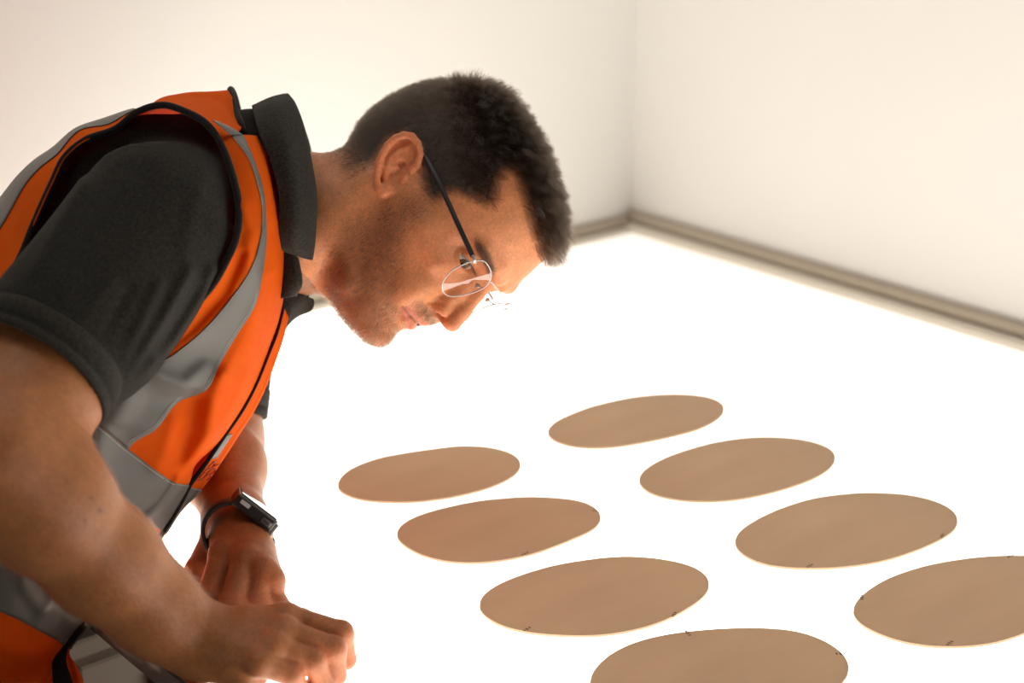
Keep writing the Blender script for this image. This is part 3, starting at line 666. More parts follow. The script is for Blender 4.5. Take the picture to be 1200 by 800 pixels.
tape(nu=22, nv=64, u0=12.0, u1=13.0, v0=0, v1=4)
tape(nu=22, nv=64, u0=15.0, u1=16.0, v0=0, v1=3.97)
def cord(name, C, r, m, parent, seg=6, flat=None): return link(name, tube_mesh(name, W(C), r, seg, flat=flat), m, parent)
def along(fn, u0, u1, v0, v1, n, lift=.0012):
    k = np.linspace(0, 1, n); out = []
    for a in k:
        u, v = u0 + (u1-u0)*a, v0 + (v1-v0)*a
        s = fn(2, 2, u0=u, u1=min(u+.02, NR) if u < NR else u-.02, v0=v, v1=v+.02 if v < 3.9 else v-.02)
        out.append(s[0, 0])
    out = np.array(out); out[:, :] -= out/np.linalg.norm(out, axis=1)[:, None]*lift; return out
for v in (1.06, 1.93): cord('stitching', along(front, .1, 11.9, v, v, 90), .00035, m_stitch, vest, 5)
cord('stitching', along(front, 12.06, 12.06, .2, 3.9, 50), .00035, m_stitch, vest, 5)
# back of the vest: columns armhole edge, tape edge, tape edge, spine, far side
def far(x, y, z): return (x, y, z)
BACK = np.array([
 [(258,167,1.405),(272,156,1.425),(283,147,1.465),(269,105,1.540),(284,160,1.660)],
 [(241,144,1.408),(250,136,1.440),(250,118,1.490),(232,110,1.545),(244,165,1.700)],
 [(216,130,1.412),(218,125,1.440),(215,117,1.490),(206,114,1.550),(205,175,1.730)],
 [(190,123,1.416),(188,122.5,1.435),(185,122,1.470),(181,123,1.550),(172,190,1.750)],
 [(161,131,1.418),(157,130,1.430),(152,131,1.465),(148,133,1.550),(138,215,1.760)],
 [(135,151,1.418),(128,146,1.432),(122,140,1.470),(114,143,1.550),(105,240,1.770)],
 [(100,164,1.418),(93,154,1.440),(88,153,1.480),(80,158,1.555),(75,260,1.770)],
 [(76,184,1.416),(68,181,1.440),(62,174,1.490),(52,179,1.565),(45,285,1.775)],
 [(62,212,1.413),(47,198,1.440),(40,189,1.495),(28,198,1.570),(20,310,1.780)],
 [(50,238,1.410),(29,219,1.440),(20,208,1.500),(6,220,1.580),(-10,335,1.785)],
 [(37,268,1.405),(10,253,1.440),(0,233,1.505),(-18,248,1.590),(-35,365,1.790)],
 [(25,298,1.400),(-9,283,1.440),(-24,262,1.510),(-44,280,1.600),(-60,400,1.795)],
 [(0,345,1.392),(-42,330,1.440),(-60,310,1.520),(-80,330,1.610),(-90,450,1.800)],
 [(-35,420,1.384),(-90,410,1.435),(-115,400,1.530),(-135,420,1.625),(-130,530,1.805)],
 [(-65,520,1.375),(-140,520,1.430),(-170,510,1.535),(-190,530,1.640),(-180,640,1.815)],
 [(-95,640,1.375),(-180,640,1.430),(-220,630,1.540),(-240,650,1.650),(-225,750,1.820)],
 [(-160,850,1.385),(-230,860,1.440),(-270,850,1.550),(-285,870,1.660),(-270,950,1.830)]], float)
BACK[14, 1:, 0] -= 25; BACK[15, 1:, 0] -= 60; BACK[16, 1:, 0] -= 75; BACK[15:, 1, 2] -= .02
for r in BACK[4:]: r[3] = (r[2][0] + 6, r[2][1] + 24, r[2][2] + .075)
def back(nu, nv, **k): return to_cam(fold_depth(bic(BACK, nu, nv, **k), [([(100,160),(70,200),(40,260)], 12, .003)]))
sheet('back_panel', back(170, 60), m_orange, vest, .0011, flip=True)
sheet('reflective_strip', back(110, 16, u0=3.9, u1=13.4, v0=1, v1=2.3), m_strip, vest, .0007, .0012, flip=True)
for ua, ub in ((13.4, 14.0), (14.9, 15.4)): sheet('reflective_strip', back(16, 60, u0=ua, u1=ub, v0=0.02, v1=4), m_strip, vest, .0007, .0010, flip=True)
SHT = np.array([[(249,141.5,1.400),(252,142,1.405),(256,143,1.41)],[(259,149,1.402),(265,149,1.408),(271,150,1.416)],[(270,158,1.408),(277,158,1.414),(284,158,1.421)]], float)
sheet('reflective_strip', to_cam(bic(SHT, 14, 8)), m_strip, vest, .0007, .0006)
# side between the two, under the arm
SIDE = np.array([[tuple(b), tuple((b + f)/2 + np.array([0, 0, -.004])), tuple(f)] for b, f in zip([BACK[13,0], BACK[14,0], BACK[15,0], BACK[16,0]], [FRONT[11,0], FRONT[13,0], FRONT[15,0], FRONT[18,0]])])
sheet('side_panel', to_cam(bic(SIDE, 50, 14)), m_orange, vest, .0011)
# far half of the front, seen edge-on beyond the opening
LZ_ = [(333,360,1.503,337,374,1.520),(325,390,1.502,332,396,1.526),(315,415,1.499,325.5,416,1.526),(301,449,1.494,312,453,1.526),(285,479,1.489,298.5,481,1.522),(263,511,1.482,282,507,1.516),(241,543,1.474,264,535,1.512),
       (223,567,1.470,240,569,1.503),(211,590,1.466,211,599,1.490),(191,622,1.462,191,629,1.482),(152,673,1.459,154,681,1.480),(113,715,1.457,117,722,1.478),(76,758,1.456,82,760,1.475),(68,778,1.457,91,782,1.475),(66,805,1.457,99,808,1.475),(50,860,1.457,95,870,1.480),(30,914,1.457,80,920,1.490)]
LEFT = np.array([[(a, b, c), ((a+d)/2 + 1.0, (b+e)/2, (c+f_)/2 - .004), (d, e, f_), (d-14, e+4, f_+.085), (d-60, e-10, f_+.20)] for a, b, c, d, e, f_ in LZ_], float)
def left(nu, nv, **k): return to_cam(bic(LEFT, nu, nv, **k))
sheet('front_panel', left(150, 40), m_orange, vest, .0011)
sheet('reflective_strip', left(20, 30, u0=7.15, u1=8.9, v0=0.02, v1=4), m_strip, vest, .0007, .0010)
sheet('reflective_strip', left(20, 30, u0=11.0, u1=12.0, v0=0.02, v1=4), m_strip, vest, .0007, .0010)
sheet('badge_patch', left(20, 10, u0=4.95, u1=5.85, v0=.10, v1=.75), plain('pale_reflective_patch', (.15, .15, .14), .45), vest, .0006, .0008)
RED = np.array([[(285,478,1.492),(285,479,1.491)],[(257,515,1.492),(263,511,1.484)],[(228,543,1.486),(241,543,1.476)],[(222,560,1.480),(229,560,1.472)],[(220,570,1.475),(222,569,1.471)]], float)
sheet('placket_facing', to_cam(bic(RED, 40, 6)), m_orange, vest, .0011)
# black binding round the edges
def ptw(L_): return np.array([P(*p) for p in L_])
arm_edge = np.concatenate([BACK[12::-1, 0], FRONT[1:8, 0]]); arm_edge[:, 2] -= .001
m_b = m_bind
cord('armhole_binding', even(ptw(arm_edge), 160), .0031, m_b, vest, 8)
cord('armhole_binding', even(ptw([tuple(r) for r in BACK[12:14, 0]] + [(-20,455,1.375),(20,490,1.36),(60,486,1.356),(80,478,1.355),(103,470,1.355),(130,450,1.355),(160,425,1.358),(190,398,1.36)]), 60), .0026, m_b, vest, 8)
cord('neck_binding', even(ptw([(286,157,1.462),(283,147,1.464),(277,130,1.49),(270,105,1.54),(276,115,1.60),(285,155,1.66)]), 60), .0030, m_b, vest, 8)
cord('front_binding', even(ptw([(r[0], r[1], r[2]-.001) for r in LZ_[:8]]), 90), np.r_[np.linspace(.0008, .0016, 45), np.linspace(.0016, .0024, 45)], m_b, vest, 8)
cord('front_binding', even(ptw([(r[0], r[1], r[2]-.002) for r in LZ_[7:13]] + [(66,772,1.452)]), 90), np.r_[np.linspace(.0024, .0036, 30), np.linspace(.0036, .0038, 60)], m_b, vest, 8)
TIE = np.array([[(64,760,1.447),(72,756,1.447),(80,757,1.449)],[(61,776,1.445),(70,774,1.443),(78,776,1.446)],[(62,800,1.445),(74,798,1.442),(86,802,1.446)],[(66,840,1.447),(80,842,1.444),(92,846,1.449)]], float)
sheet('side_tie', to_cam(bic(TIE, 20, 8)), m_b, vest, .003)
# ------------------------------------------------------------------ polo collar
def S3(rows): return to_cam(bic(np.array(rows, float), 90, 14*(len(rows[0])-1)))
COLN = [  # from the back of the neck round the near side to the tip: inner stand, fold, outer edge
 [(318,122,1.565),(337,112,1.560),(318,116,1.556),(296,126,1.552)],
 [(322,140,1.530),(345,124,1.525),(324,124,1.500),(298,135,1.495)],
 [(330,165,1.512),(355,152,1.500),(331,150,1.465),(303,155,1.462)],
 [(338,200,1.502),(363,190,1.487),(341,186,1.447),(317,189,1.446)],
 [(343,235,1.500),(369,230,1.482),(348,228,1.442),(327,228,1.442)],
 [(342,262,1.503),(368,266,1.484),(348,266,1.444),(328,262,1.446)],
 [(338,282,1.508),(366,290,1.488),(348,287,1.455),(330,284,1.456)],
 [(334,296,1.512),(363.5,304,1.494),(348,297.5,1.472),(331.5,292,1.466)]]
col = sheet('collar', S3(COLN), m_collar, polo, .0022)
COLF = [
 [(318,122,1.565),(337,112,1.560),(322,116,1.566),(298,127,1.572)],
 [(326,140,1.590),(346,128,1.592),(326,130,1.615),(300,140,1.625)],
 [(334,165,1.606),(357,150,1.612),(335,152,1.645),(308,160,1.655)],
 [(342,195,1.612),(366,182,1.622),(346,186,1.662),(320,192,1.668)],
 [(346,235,1.612),(370,232,1.626),(352,236,1.668),(328,238,1.672)],
 [(345,275,1.608),(369,285,1.622),(352,290,1.660),(330,290,1.664)],
 [(341,310,1.598),(365,325,1.606),(352,330,1.630),(334,330,1.632)],
 [(336,341,1.565),(360,347,1.570),(358,358,1.580),(338,368,1.585)]]
sheet('collar', S3(COLF), m_collar, polo, .0022)
TIPF = [[(322,348,1.512),(322,372,1.512),(317,398,1.512),(312,420,1.506)],[(334,345.5,1.520),(335,362,1.518),(330,380,1.516),(321,402,1.512)],[(346,345,1.535),(346,355,1.533),(341,367,1.530),(331,385,1.522)],[(358,346.5,1.550),(357,355,1.552),(352,363,1.548),(337,376,1.535)],[(364.5,350,1.560),(365.5,356,1.562),(362,362,1.560),(346,366.5,1.550)]]
sheet('collar_tip', to_cam(bic(np.array(TIPF), 40, 30)), m_collar, polo, .003)
PLK = [[(322,286,1.482),(326,312,1.486),(324,352,1.494)],[(336,290,1.474),(340,318,1.474),(334,348,1.484)],[(346,302,1.474),(350.5,330,1.476),(343,345,1.488)],[(349,312,1.500),(351,331,1.500),(345,346,1.510)]]
sheet('placket', to_cam(bic(np.array(PLK), 30, 24)), m_collar, polo, .0025)
# ------------------------------------------------------------------ trousers and boots (below the frame)
def CW(w): return (np.asarray(w, float) - C_W) @ R_CW
m_trs = cloth_mat('dark_trousers', (.012, .013, .016), (.03, .032, .036), 200, .3)
HIPW = W(P(-155, 785, 1.62)); LAT = RZ @ np.array([0.05, 1, 0]); FWDW = RZ @ np.array([1, -.05, 0])
def legpts(s): return [HIPW + LAT*.09*s - np.array([0, 0, .02]), HIPW*np.array([1, 1, 0]) + LAT*.12*s + FWDW*.03 + np.array([0, 0, .47]), HIPW*np.array([1, 1, 0]) + LAT*.14*s - FWDW*.05 + np.array([0, 0, .10])]
LP = {s: [CW(w) for w in legpts(s)] for s in (-1, 1)}
def legs(p):
    d = rc(p, P(-155, 785, 1.62) - np.array([0, 0, .05]), P(-155, 785, 1.62) + np.array([0, 0, .03]), .110, .108)
    for s in (-1, 1): d = smin(d, chain(p, LP[s], [.090, .070, .058], .02), .03)
    return d
tv, tt, tq = vdb_mesh(None, [(legs, *bbox(LP[-1] + LP[1] + [P(-155, 785, 1.62)], .19), .01)], .006)
link('trousers', fast_mesh('trousers', W(tv), tt, tq), m_trs, man)
m_boot = plain('boot_leather', (.02, .017, .015), .5)
for s in (-1, 1):
    b0 = legpts(s)[2]
    def boot(p, b0=b0):
        A = CW(b0 + np.array([0, 0, .02])); B = CW(b0 - np.array([0, 0, .055])); T_ = CW(b0 + FWDW*.16 - np.array([0, 0, .062]))
        d = smin(rc(p, A, B, .052, .043), rc(p, B, T_, .043, .036), .03)
        h = C_W[2] + p @ R_CW.T.astype(p.dtype)[:, 2]
        return np.maximum(d, .002 - h)
    v_, t_, q_ = vdb_mesh(None, [(boot, *bbox([CW(b0 + FWDW*.2), CW(b0 - FWDW*.05), CW(b0 - np.array([0, 0, .1]))], .08), .01)], .005)
    link('boot', fast_mesh('boot', W(v_), t_, q_), m_boot, man)
# ------------------------------------------------------------------ skin tone by region
BN = np.zeros(len(BV)*3, np.float32); me.vertices.foreach_get('normal', BN); BN = BN.reshape(-1, 3) @ R_CW.astype(np.float32)    # camera axes
BQL = C2H(BV); HN = BN @ HR
BVm = BQL.copy(); BVm[:, 1] = -np.abs(BVm[:, 1]); RPX = PX(H2C(BVm))                 # right-half pixel of each head point
inhead = (BQL[:, 0] > -14) & (BQL[:, 2] > -12.5) & (BQL[:, 2] < 13) & (np.abs(BQL[:, 1]) < 9.5) & (BQL[:, 0] < 14)
earv = np.zeros(len(BV), bool); idx = np.where(inhead & (np.abs(BQL[:, 1]) > 6) & (np.abs(BQL[:, 0] + 1.5) < 5))[0]
earv[idx] = ear(BVm[idx].astype(np.float32)) < .12
HAIRLINE = [(637,299),(628,277),(621,252),(614,226),(607,206),(596,195),(586,203),(581,224),(577,243),(562,233),(544,227),(526,222),(517,229),(511,239),(501,229),(497,214),(496,200),(493,172),(475,155),(454,163),(444,178),(437,192),(420,198),(404,206),(388,196)]
HAIRP = HAIRLINE + [(340,200),(340,30),(740,30),(740,320),(650,320)]
BEARDP = [(494,226),(512,239),(498,248),(485,258),(476,274),(473,295),(474,318),(470,336),(463,348),(464,362),(470,374),(472,386),(478,392),(470,410),(440,420),(400,410),(380,350),(388,310),(390,272),(396,262),(416,252),(440,243),(460,238),(480,232)]
MOUSP = [(487,352),(497,354),(506,362),(509,374),(504,381),(497,378),(492,366),(486,359)]
BROWP = [(558,283),(564,287),(571,296),(577,306),(580,318),(577,325),(572,318),(566,305),(560,295)]
def soft(poly, pts, spread):                                     # 0..1 membership with a ragged edge
    s = np.zeros(len(pts))
    for dx, dy in ((0, 0), (1, 0), (-1, 0), (0, 1), (0, -1), (.7, .7), (-.7, .7), (.7, -.7), (-.7, -.7)): s += inpoly(pts + np.array([dx, dy])*spread, poly)
    return s/9
face = inhead & ~earv
hm = np.zeros(len(BV)); bmk = hm.copy(); mm = hm.copy(); br = hm.copy()
fi = np.where(face)[0]
hm[fi] = soft(HAIRP, RPX[fi], 7); bmk[fi] = soft(BEARDP, RPX[fi], 8)*.5 + soft(BEARDP, RPX[fi], 20)*.5; mm[fi] = soft(MOUSP, RPX[fi], 4); br[fi] = soft(BROWP, RPX[fi], 2)
low = BQL[:, 0] < 1.0
hm[(BQL[:, 2] < -6.5)] = 0; bmk *= np.where(BQL[:, 2] < -3, .25 + .75*np.clip((BQL[:, 0] + 2.4)/1.6, 0, 1), 1)
nape = np.clip((BQL[:, 2] + 7.0)/5.0, 0, 1)                        # the nape fades out
hm *= np.where(BQL[:, 0] < -3, nape, 1)
tone = np.tile(np.array([.70, .272, .116], np.float32), (len(BV), 1))
def mixc(w, c): 
    global tone
    w = np.clip(w, 0, 1)[:, None].astype(np.float32); tone = tone*(1-w) + np.array(c, np.float32)*w
def blob(c, r): return np.exp(-(((BVm - np.array(c)*np.array([1, -1, 1]))/r)**2).sum(1))*inhead
mixc(1.0*(~inhead & (BV[:, 0] < .2)), (.375, .142, .050)); mixc(.55*earv, (.70, .22, .10)); mixc(.5*blob((11.4, 0, -2.3), 1.6), (.64, .19, .085)); mixc(.35*blob((7, 5, -1.5), 2.2), (.66, .215, .09))
lip = np.maximum(*[np.exp(-(np.min([np.linalg.norm(BVm - np.array(q), axis=1) for q in L_], 0)/.42)**4) for L_ in (
    [(10.2 - .42*k*k*.35 - .1*k, -1.0*k, -4.95 - .05*k - .17*k*k*.4) for k in np.linspace(0, 2.3, 12)], [(10.05 - .25*k*k, -1.0*k, -6.0 + .09*k*k) for k in np.linspace(0, 2.1, 12)])])*inhead
crease_shade = np.exp(-(np.min([np.hypot(BVm[:, 1] + k, BVm[:, 2] + 5.42 + .03*k*k) for k in np.linspace(0, 2.5, 24)], 0)/.13)**2)*inhead*(BVm[:, 0] > 7.5)
nostril_shade = blob((10.75, .85, -3.05), .34)
mixc(.75*lip, (.50, .135, .085))
bn = .75 + .25*rng.random(len(BV)); mixc(.50*bmk*bn*(1 - lip), (.20, .09, .045)); mixc(.5*mm*(1 - lip), (.2, .115, .075)); mixc(.45*br, (.16, .09, .06)); mixc(.93*hm, (.022, .015, .011))
mixc(.8*crease_shade, (.17, .04, .03)); mixc(.85*nostril_shade, (.12, .03, .02))  # shade of the lip crease and nostrils painted into the skin colour
for FG in (FR, FL):                                                # redder knuckles and fingertips
    for v in FG.values():
        for k, jp in enumerate(v[0]):
            c = PT(*jp); w = np.exp(-(((BV - c)/.016)**2).sum(1)); mixc((.18, .42, .30, .30)[k]*w, (.62, .19, .095))
for c, r in ((P(117, 598, 1.245), .0022), (P(107, 583, 1.24), .0012), (P(100, 610, 1.235), .0010)):   # moles on the forearm
    dd = np.linalg.norm(PX(BV) - PX(c), axis=1)/1500; mixc(np.exp(-(dd/r)**2)*(BV[:, 2] < 1.32), (.12, .05, .03))
at = me.attributes['tone']; at.data.foreach_set('color', np.c_[tone, np.ones(len(tone))].astype(np.float32).ravel())
# ------------------------------------------------------------------ hair
def hair_mat(name, col, rough=.35):
    m = bpy.data.materials.new(name); m.use_nodes = True; t = m.node_tree; b = t.nodes['Principled BSDF']; t.nodes.remove(b)
    h = t.nodes.new('ShaderNodeBsdfHairPrincipled'); h.parametrization = 'COLOR'; h.inputs['Color'].default_value = (*col, 1)
    h.inputs['Roughness'].default_value = rough; h.inputs['Radial Roughness'].default_value = .4; h.inputs['Random Roughness'].default_value = .2
    t.links.new(h.outputs[0], t.nodes['Material Output'].inputs['Surface']); return m
def strands(name, root, d0, d1, length, radius, m, parent, npt=5, jitter=.0, clump=None):
    """root (n,3) camera metres, d0 direction at the root, d1 direction at the tip, length (n,)"""
    n = len(root); s = np.linspace(0, 1, npt)
    d0 = d0/np.linalg.norm(d0, axis=1)[:, None]; d1 = d1/np.linalg.norm(d1, axis=1)[:, None]
    p = root[:, None] + length[:, None, None]*(s[None, :, None]*d0[:, None] + .5*s[None, :, None]**2*(d1 - d0)[:, None])
    if jitter: p += rng.normal(0, jitter, p.shape)*s[None, :, None]*length[:, None, None]
    if clump is not None:                                            # tips lean into tufts
        k, pull = clump; seed = rng.choice(n, k, replace=False); near = np.zeros(n, int)
        for c in range(0, n, 4000): near[c:c+4000] = np.argmin(((root[c:c+4000, None] - root[None, seed])**2).sum(-1), 1)
        tgt = p[seed][near] + (root - root[seed][near])[:, None]*.25
        w = (s**1.5)[None, :, None]*np.asarray(pull)[:, None, None]; p = p*(1 - w) + tgt*w
    hc = bpy.data.hair_curves.new(name); hc.add_curves([npt]*n)
    hc.attributes['position'].data.foreach_set('vector', W(p.reshape(-1, 3)).astype(np.float32).ravel())
    ra = hc.attributes.get('radius') or hc.attributes.new('radius', 'FLOAT', 'POINT')
    ra.data.foreach_set('value', (radius*np.tile(np.linspace(1, .35, npt), n)).astype(np.float32))
    hc.materials.append(m); o = bpy.data.objects.new(name, hc); COL.objects.link(o); o.parent = parent; o.matrix_parent_inverse = Matrix.Translation(-PW.get(parent.name, Vector((0, 0, 0))))
    o['kind'] = 'stuff'; return o
def pick(prob, n):
    idx = rng.choice(len(BV), n, p=prob/prob.sum()); return idx, BV[idx] - BN[idx]*.0004 + rng.normal(0, .0006, (n, 3))
sm = lambda a, b, x: (lambda t: t*t*(3-2*t))(np.clip((x-a)/(b-a), 0, 1))
m_hair = hair_mat('dark_hair', (.020, .0135, .0095)); m_beard = hair_mat('beard_hair', (.045, .024, .013))
idx, root = pick(hm*(hm > .08)*(1 + .5*sm(7, 3, BQL[:, 2])), 80000); q = BQL[idx]; nl = HN[idx]
top = sm(4.5, 8.5, q[:, 2] + .22*q[:, 0]); backm = sm(-4, -10, q[:, 0])
fr = sm(4, 9, q[:, 0])*top
L_ = .60 + 1.65*top + .25*fr + .35*backm*(1-top); L_ = np.where(hm[idx] < .75, L_*(.35 + .65*hm[idx]), L_)
L_ = np.where((q[:, 2] < -1), L_*np.clip(.45 + (q[:, 2] + 6)/8, .3, 1), L_)
flow = np.stack([np.where(top > .5, 1.0, -.35) , 0*top, np.where(top > .5, .05, -1.0)], 1)*1.0
side = np.stack([-.45 + 0*top - .3*backm, 0*top, -.9 + 0*top], 1); topf = np.stack([.9 + 0*top, .25*np.sign(q[:, 1])*sm(0, 5, np.abs(q[:, 1])), .10 - .5*fr], 1)
flow = side*(1-top)[:, None] + topf*top[:, None]; flow -= (flow*nl).sum(1)[:, None]*nl*.8
lift = (.55 + 1.05*top)[:, None]
d0 = nl*lift + flow*.7 + rng.normal(0, .28, q.shape); d1 = nl*(.12 + .60*top)[:, None] + flow*1.1 + rng.normal(0, .45, q.shape)
strands('hair', root, d0 @ HR.T, d1 @ HR.T, L_*.01*rng.uniform(.7, 1.15, len(idx)), .00011, m_hair, man, 5, clump=(2600, .30 + .35*top))
idx, root = pick(bmk*(1 - lip)*(1 - .9*hm), 14000); q = BQL[idx]; nl = HN[idx]
flow = np.stack([.15 + 0*q[:, 0], 0*q[:, 0], -1 + 0*q[:, 0]], 1); flow -= (flow*nl).sum(1)[:, None]*nl
d0 = nl*.75 + flow*.7 + rng.normal(0, .3, q.shape); d1 = nl*.3 + flow + rng.normal(0, .4, q.shape)
strands('beard', root, d0 @ HR.T, d1 @ HR.T, .0064*rng.uniform(.5, 1.2, len(idx))*(.5 + .5*bmk[idx]), .000105, m_beard, man, 4)
idx, root = pick(mm*(1 - lip)*(1 - bmk), 1000); nl = HN[idx]
flow = np.tile(np.array([0, -.5, -1.0]), (len(idx), 1)); flow[:, 1] *= -np.sign(BQL[idx][:, 1])*-1
d0 = nl*.7 + flow*.7 + rng.normal(0, .25, nl.shape)
strands('moustache', root, d0 @ HR.T, (nl*.2 + flow) @ HR.T, .0050*rng.uniform(.5, 1.1, len(idx)), .00009, m_beard, man, 4)
idx, root = pick(br, 1700); nl = HN[idx]; sg = np.sign(BQL[idx][:, 1])[:, None]
flow = np.array([-.5, 0, .25]) + sg*np.array([0, 1.0, 0])
d0 = nl*.5 + flow*.9 + rng.normal(0, .25, nl.shape)
strands('eyebrow', root, d0 @ HR.T, (nl*.05 + flow) @ HR.T, .0085*rng.uniform(.5, 1.1, len(idx)), .00007, m_hair, man, 4)
# eyelashes along the upper lids
yy = rng.uniform(1.9, 4.75, 150); zz = 1.42 + .46*np.sqrt(np.clip(1 - ((yy - 3.3)/1.55)**2, 0, 1)); xx = EYE[0] + np.sqrt(np.clip(1.36**2 - (yy - EYE[1])**2 - (zz - EYE[2])**2, .05, 9))
rt = np.stack([xx, yy, zz], 1); dl = np.stack([1 + 0*yy, .35*(yy - 3.2), -.35 + 0*yy], 1) + rng.normal(0, .12, rt.shape); dt = dl + np.array([0, 0, .5])
rt = np.concatenate([rt, rt*np.array([1, -1, 1])]); dl = np.concatenate([dl, dl*np.array([1, -1, 1])]); dt = np.concatenate([dt, dt*np.array([1, -1, 1])])
strands('eyelash', H2C(rt), dl @ HR.T, dt @ HR.T, .0085*rng.uniform(.7, 1.1, len(rt)), .00009, m_hair, man, 4)
# fine hair on the forearms
def seg_t(a, b): return ((BV - a) @ (b - a))/((b - a) @ (b - a))
tR = seg_t(ELR, WRR); wR = ((tR > -.05) & (tR < .97) & (np.linalg.norm(BV - ELR - np.clip(tR, 0, 1)[:, None]*(WRR - ELR), axis=1) < .075)).astype(float)
wR *= .35 + .65*np.clip(-BN[:, 1], 0, 1)
idx, root = pick(wR, 5500); ax = (WRR - ELR)/np.linalg.norm(WRR - ELR)
dn = np.array([.0, .5, .1]); d0 = BN[idx]*.45 + ax*.8 + dn*.5 + rng.normal(0, .3, root.shape); d1 = BN[idx]*.15 + ax*.8 + dn*.9 + rng.normal(0, .4, root.shape)
strands('arm_hair', root, d0, d1, .010*rng.uniform(.5, 1.2, len(idx)), .00006, hair_mat('arm_hair', (.10, .055, .03)), man, 4)
# ------------------------------------------------------------------ eyes
def eye_mat():
    m, t, b = mat('eyeball'); L = t.links
    tc = t.nodes.new('ShaderNodeTexCoord'); dt = t.nodes.new('ShaderNodeVectorMath'); dt.operation = 'DOT_PRODUCT'
    nv = t.nodes.new('ShaderNodeVectorMath'); nv.operation = 'NORMALIZE'; L.new(tc.outputs['Object'], nv.inputs[0])
    L.new(nv.outputs[0], dt.inputs[0]); dt.inputs[1].default_value = (0, 0, 1)
    cr = t.nodes.new('ShaderNodeValToRGB'); e = cr.color_ramp.elements; e[0].position = 0; e[0].color = (.55, .48, .43, 1); e[1].position = .86; e[1].color = (.55, .48, .43, 1)
    for ps, c in ((.868, (.03, .02, .015, 1)), (.90, (.13, .075, .035, 1)), (.968, (.09, .05, .025, 1)), (.978, (.004, .004, .004, 1))): x = e.new(ps); x.color = c
    L.new(dt.outputs['Value'], cr.inputs[0]); L.new(cr.outputs[0], b.inputs['Base Color']); b.inputs['Roughness'].default_value = .08; b.inputs['Coat Weight'].default_value = .5
    return m
m_eye = eye_mat()
for s in (-1, 1):
    bm = bmesh.new(); bmesh.ops.create_uvsphere(bm, u_segments=32, v_segments=24, radius=EYER*.01)
    for v in bm.verts:
        if v.co.z > EYER*.0088: v.co.z += (v.co.z - EYER*.0088)*.35
    o = link('eye', bm_mesh('eye', bm), m_eye, None)
    o.matrix_world = Matrix.Translation(W(H2C((EYE[0], EYE[1]*s, EYE[2]))).tolist()) @ Vector((R_CW @ HR @ np.array([.80, -.46, -.40])).tolist()).to_track_quat('Z', 'Y').to_matrix().to_4x4()
    o.parent = man; o.matrix_parent_inverse = Matrix.Translation(-PW['person'])
# ------------------------------------------------------------------ eyeglasses
def lens_hit(px, py):                                            # where a traced outline pixel meets the wrapped lens surface
    d = HR.T @ np.array([(px - 600)/F, (py - 400)/F, 1.0]); o = (HR.T @ (-HT))*100; x = 10.2
    for _ in range(30):
        t = (x - o[0])/d[0]; y, z = o[1] + t*d[1], o[2] + t*d[2]
        x = .5*x + .5*(10.75 - .032*(abs(y) - .5)**2 + .13*(z - 1))
    return np.array([x, y, z])
LENSPX = [(555,306),(545,309),(532,315.5),(523,324),(518.5,333),(519.5,342),(527,347),(541,346),(555,342.5),(567,337),(574,329),(575.5,320),(572,311),(566,305.5)]
LN = np.array([lens_hit(*p) for p in LENSPX])
def closed(Pn, n):
    Q = np.vstack([Pn[-3:], Pn, Pn[:3]]); C_ = catmull(Q, 60*len(Q)); 
    i0 = np.argmin(np.linalg.norm(C_[:len(C_)//3] - Pn[0], axis=1)); i1 = len(C_)*2//3 + np.argmin(np.linalg.norm(C_[len(C_)*2//3:] - Pn[0], axis=1))
    C_ = C_[i0:i1]; d = np.r_[0, np.cumsum(np.linalg.norm(np.diff(C_, axis=0), axis=1))]; t = np.linspace(0, d[-1], n, endpoint=False)
    return np.stack([np.interp(t, d, C_[:, k]) for k in range(3)], 1)
def lens_mat():
    m, t, b = mat('lens_glass'); L = t.links
    gl = t.nodes.new('ShaderNodeBsdfGlossy'); gl.inputs['Roughness'].default_value = .02; gl.inputs['Color'].default_value = (1, .93, .97, 1)
    tr = t.nodes.new('ShaderNodeBsdfTransparent'); tr.inputs['Color'].default_value = (.95, .925, .93, 1)
    fr_ = t.nodes.new('ShaderNodeFresnel'); fr_.inputs['IOR'].default_value = 1.55; ad = t.nodes.new('ShaderNodeMath'); ad.operation = 'ADD'; ad.inputs[1].default_value = .05; L.new(fr_.outputs[0], ad.inputs[0]); mx = t.nodes.new('ShaderNodeMixShader')
    L.new(ad.outputs[0], mx.inputs[0]); L.new(tr.outputs[0], mx.inputs[1]); L.new(gl.outputs[0], mx.inputs[2]); L.new(mx.outputs[0], t.nodes['Material Output'].inputs['Surface'])
    return m
m_lens = lens_mat()
m_rimc = plain('clear_silver_rim', (.50, .48, .46), .25, metal=.6)
m_temple = plain('black_temple', (.012, .012, .013), .42)
gl_root = empty('eyeglasses', tuple(W(H2C((10, 0, 1)))))
tag(gl_root, "thin clear-rimmed eyeglasses with black temples on the man's nose", 'glasses')
OUT = closed(LN, 72)
hinge = LN[0]
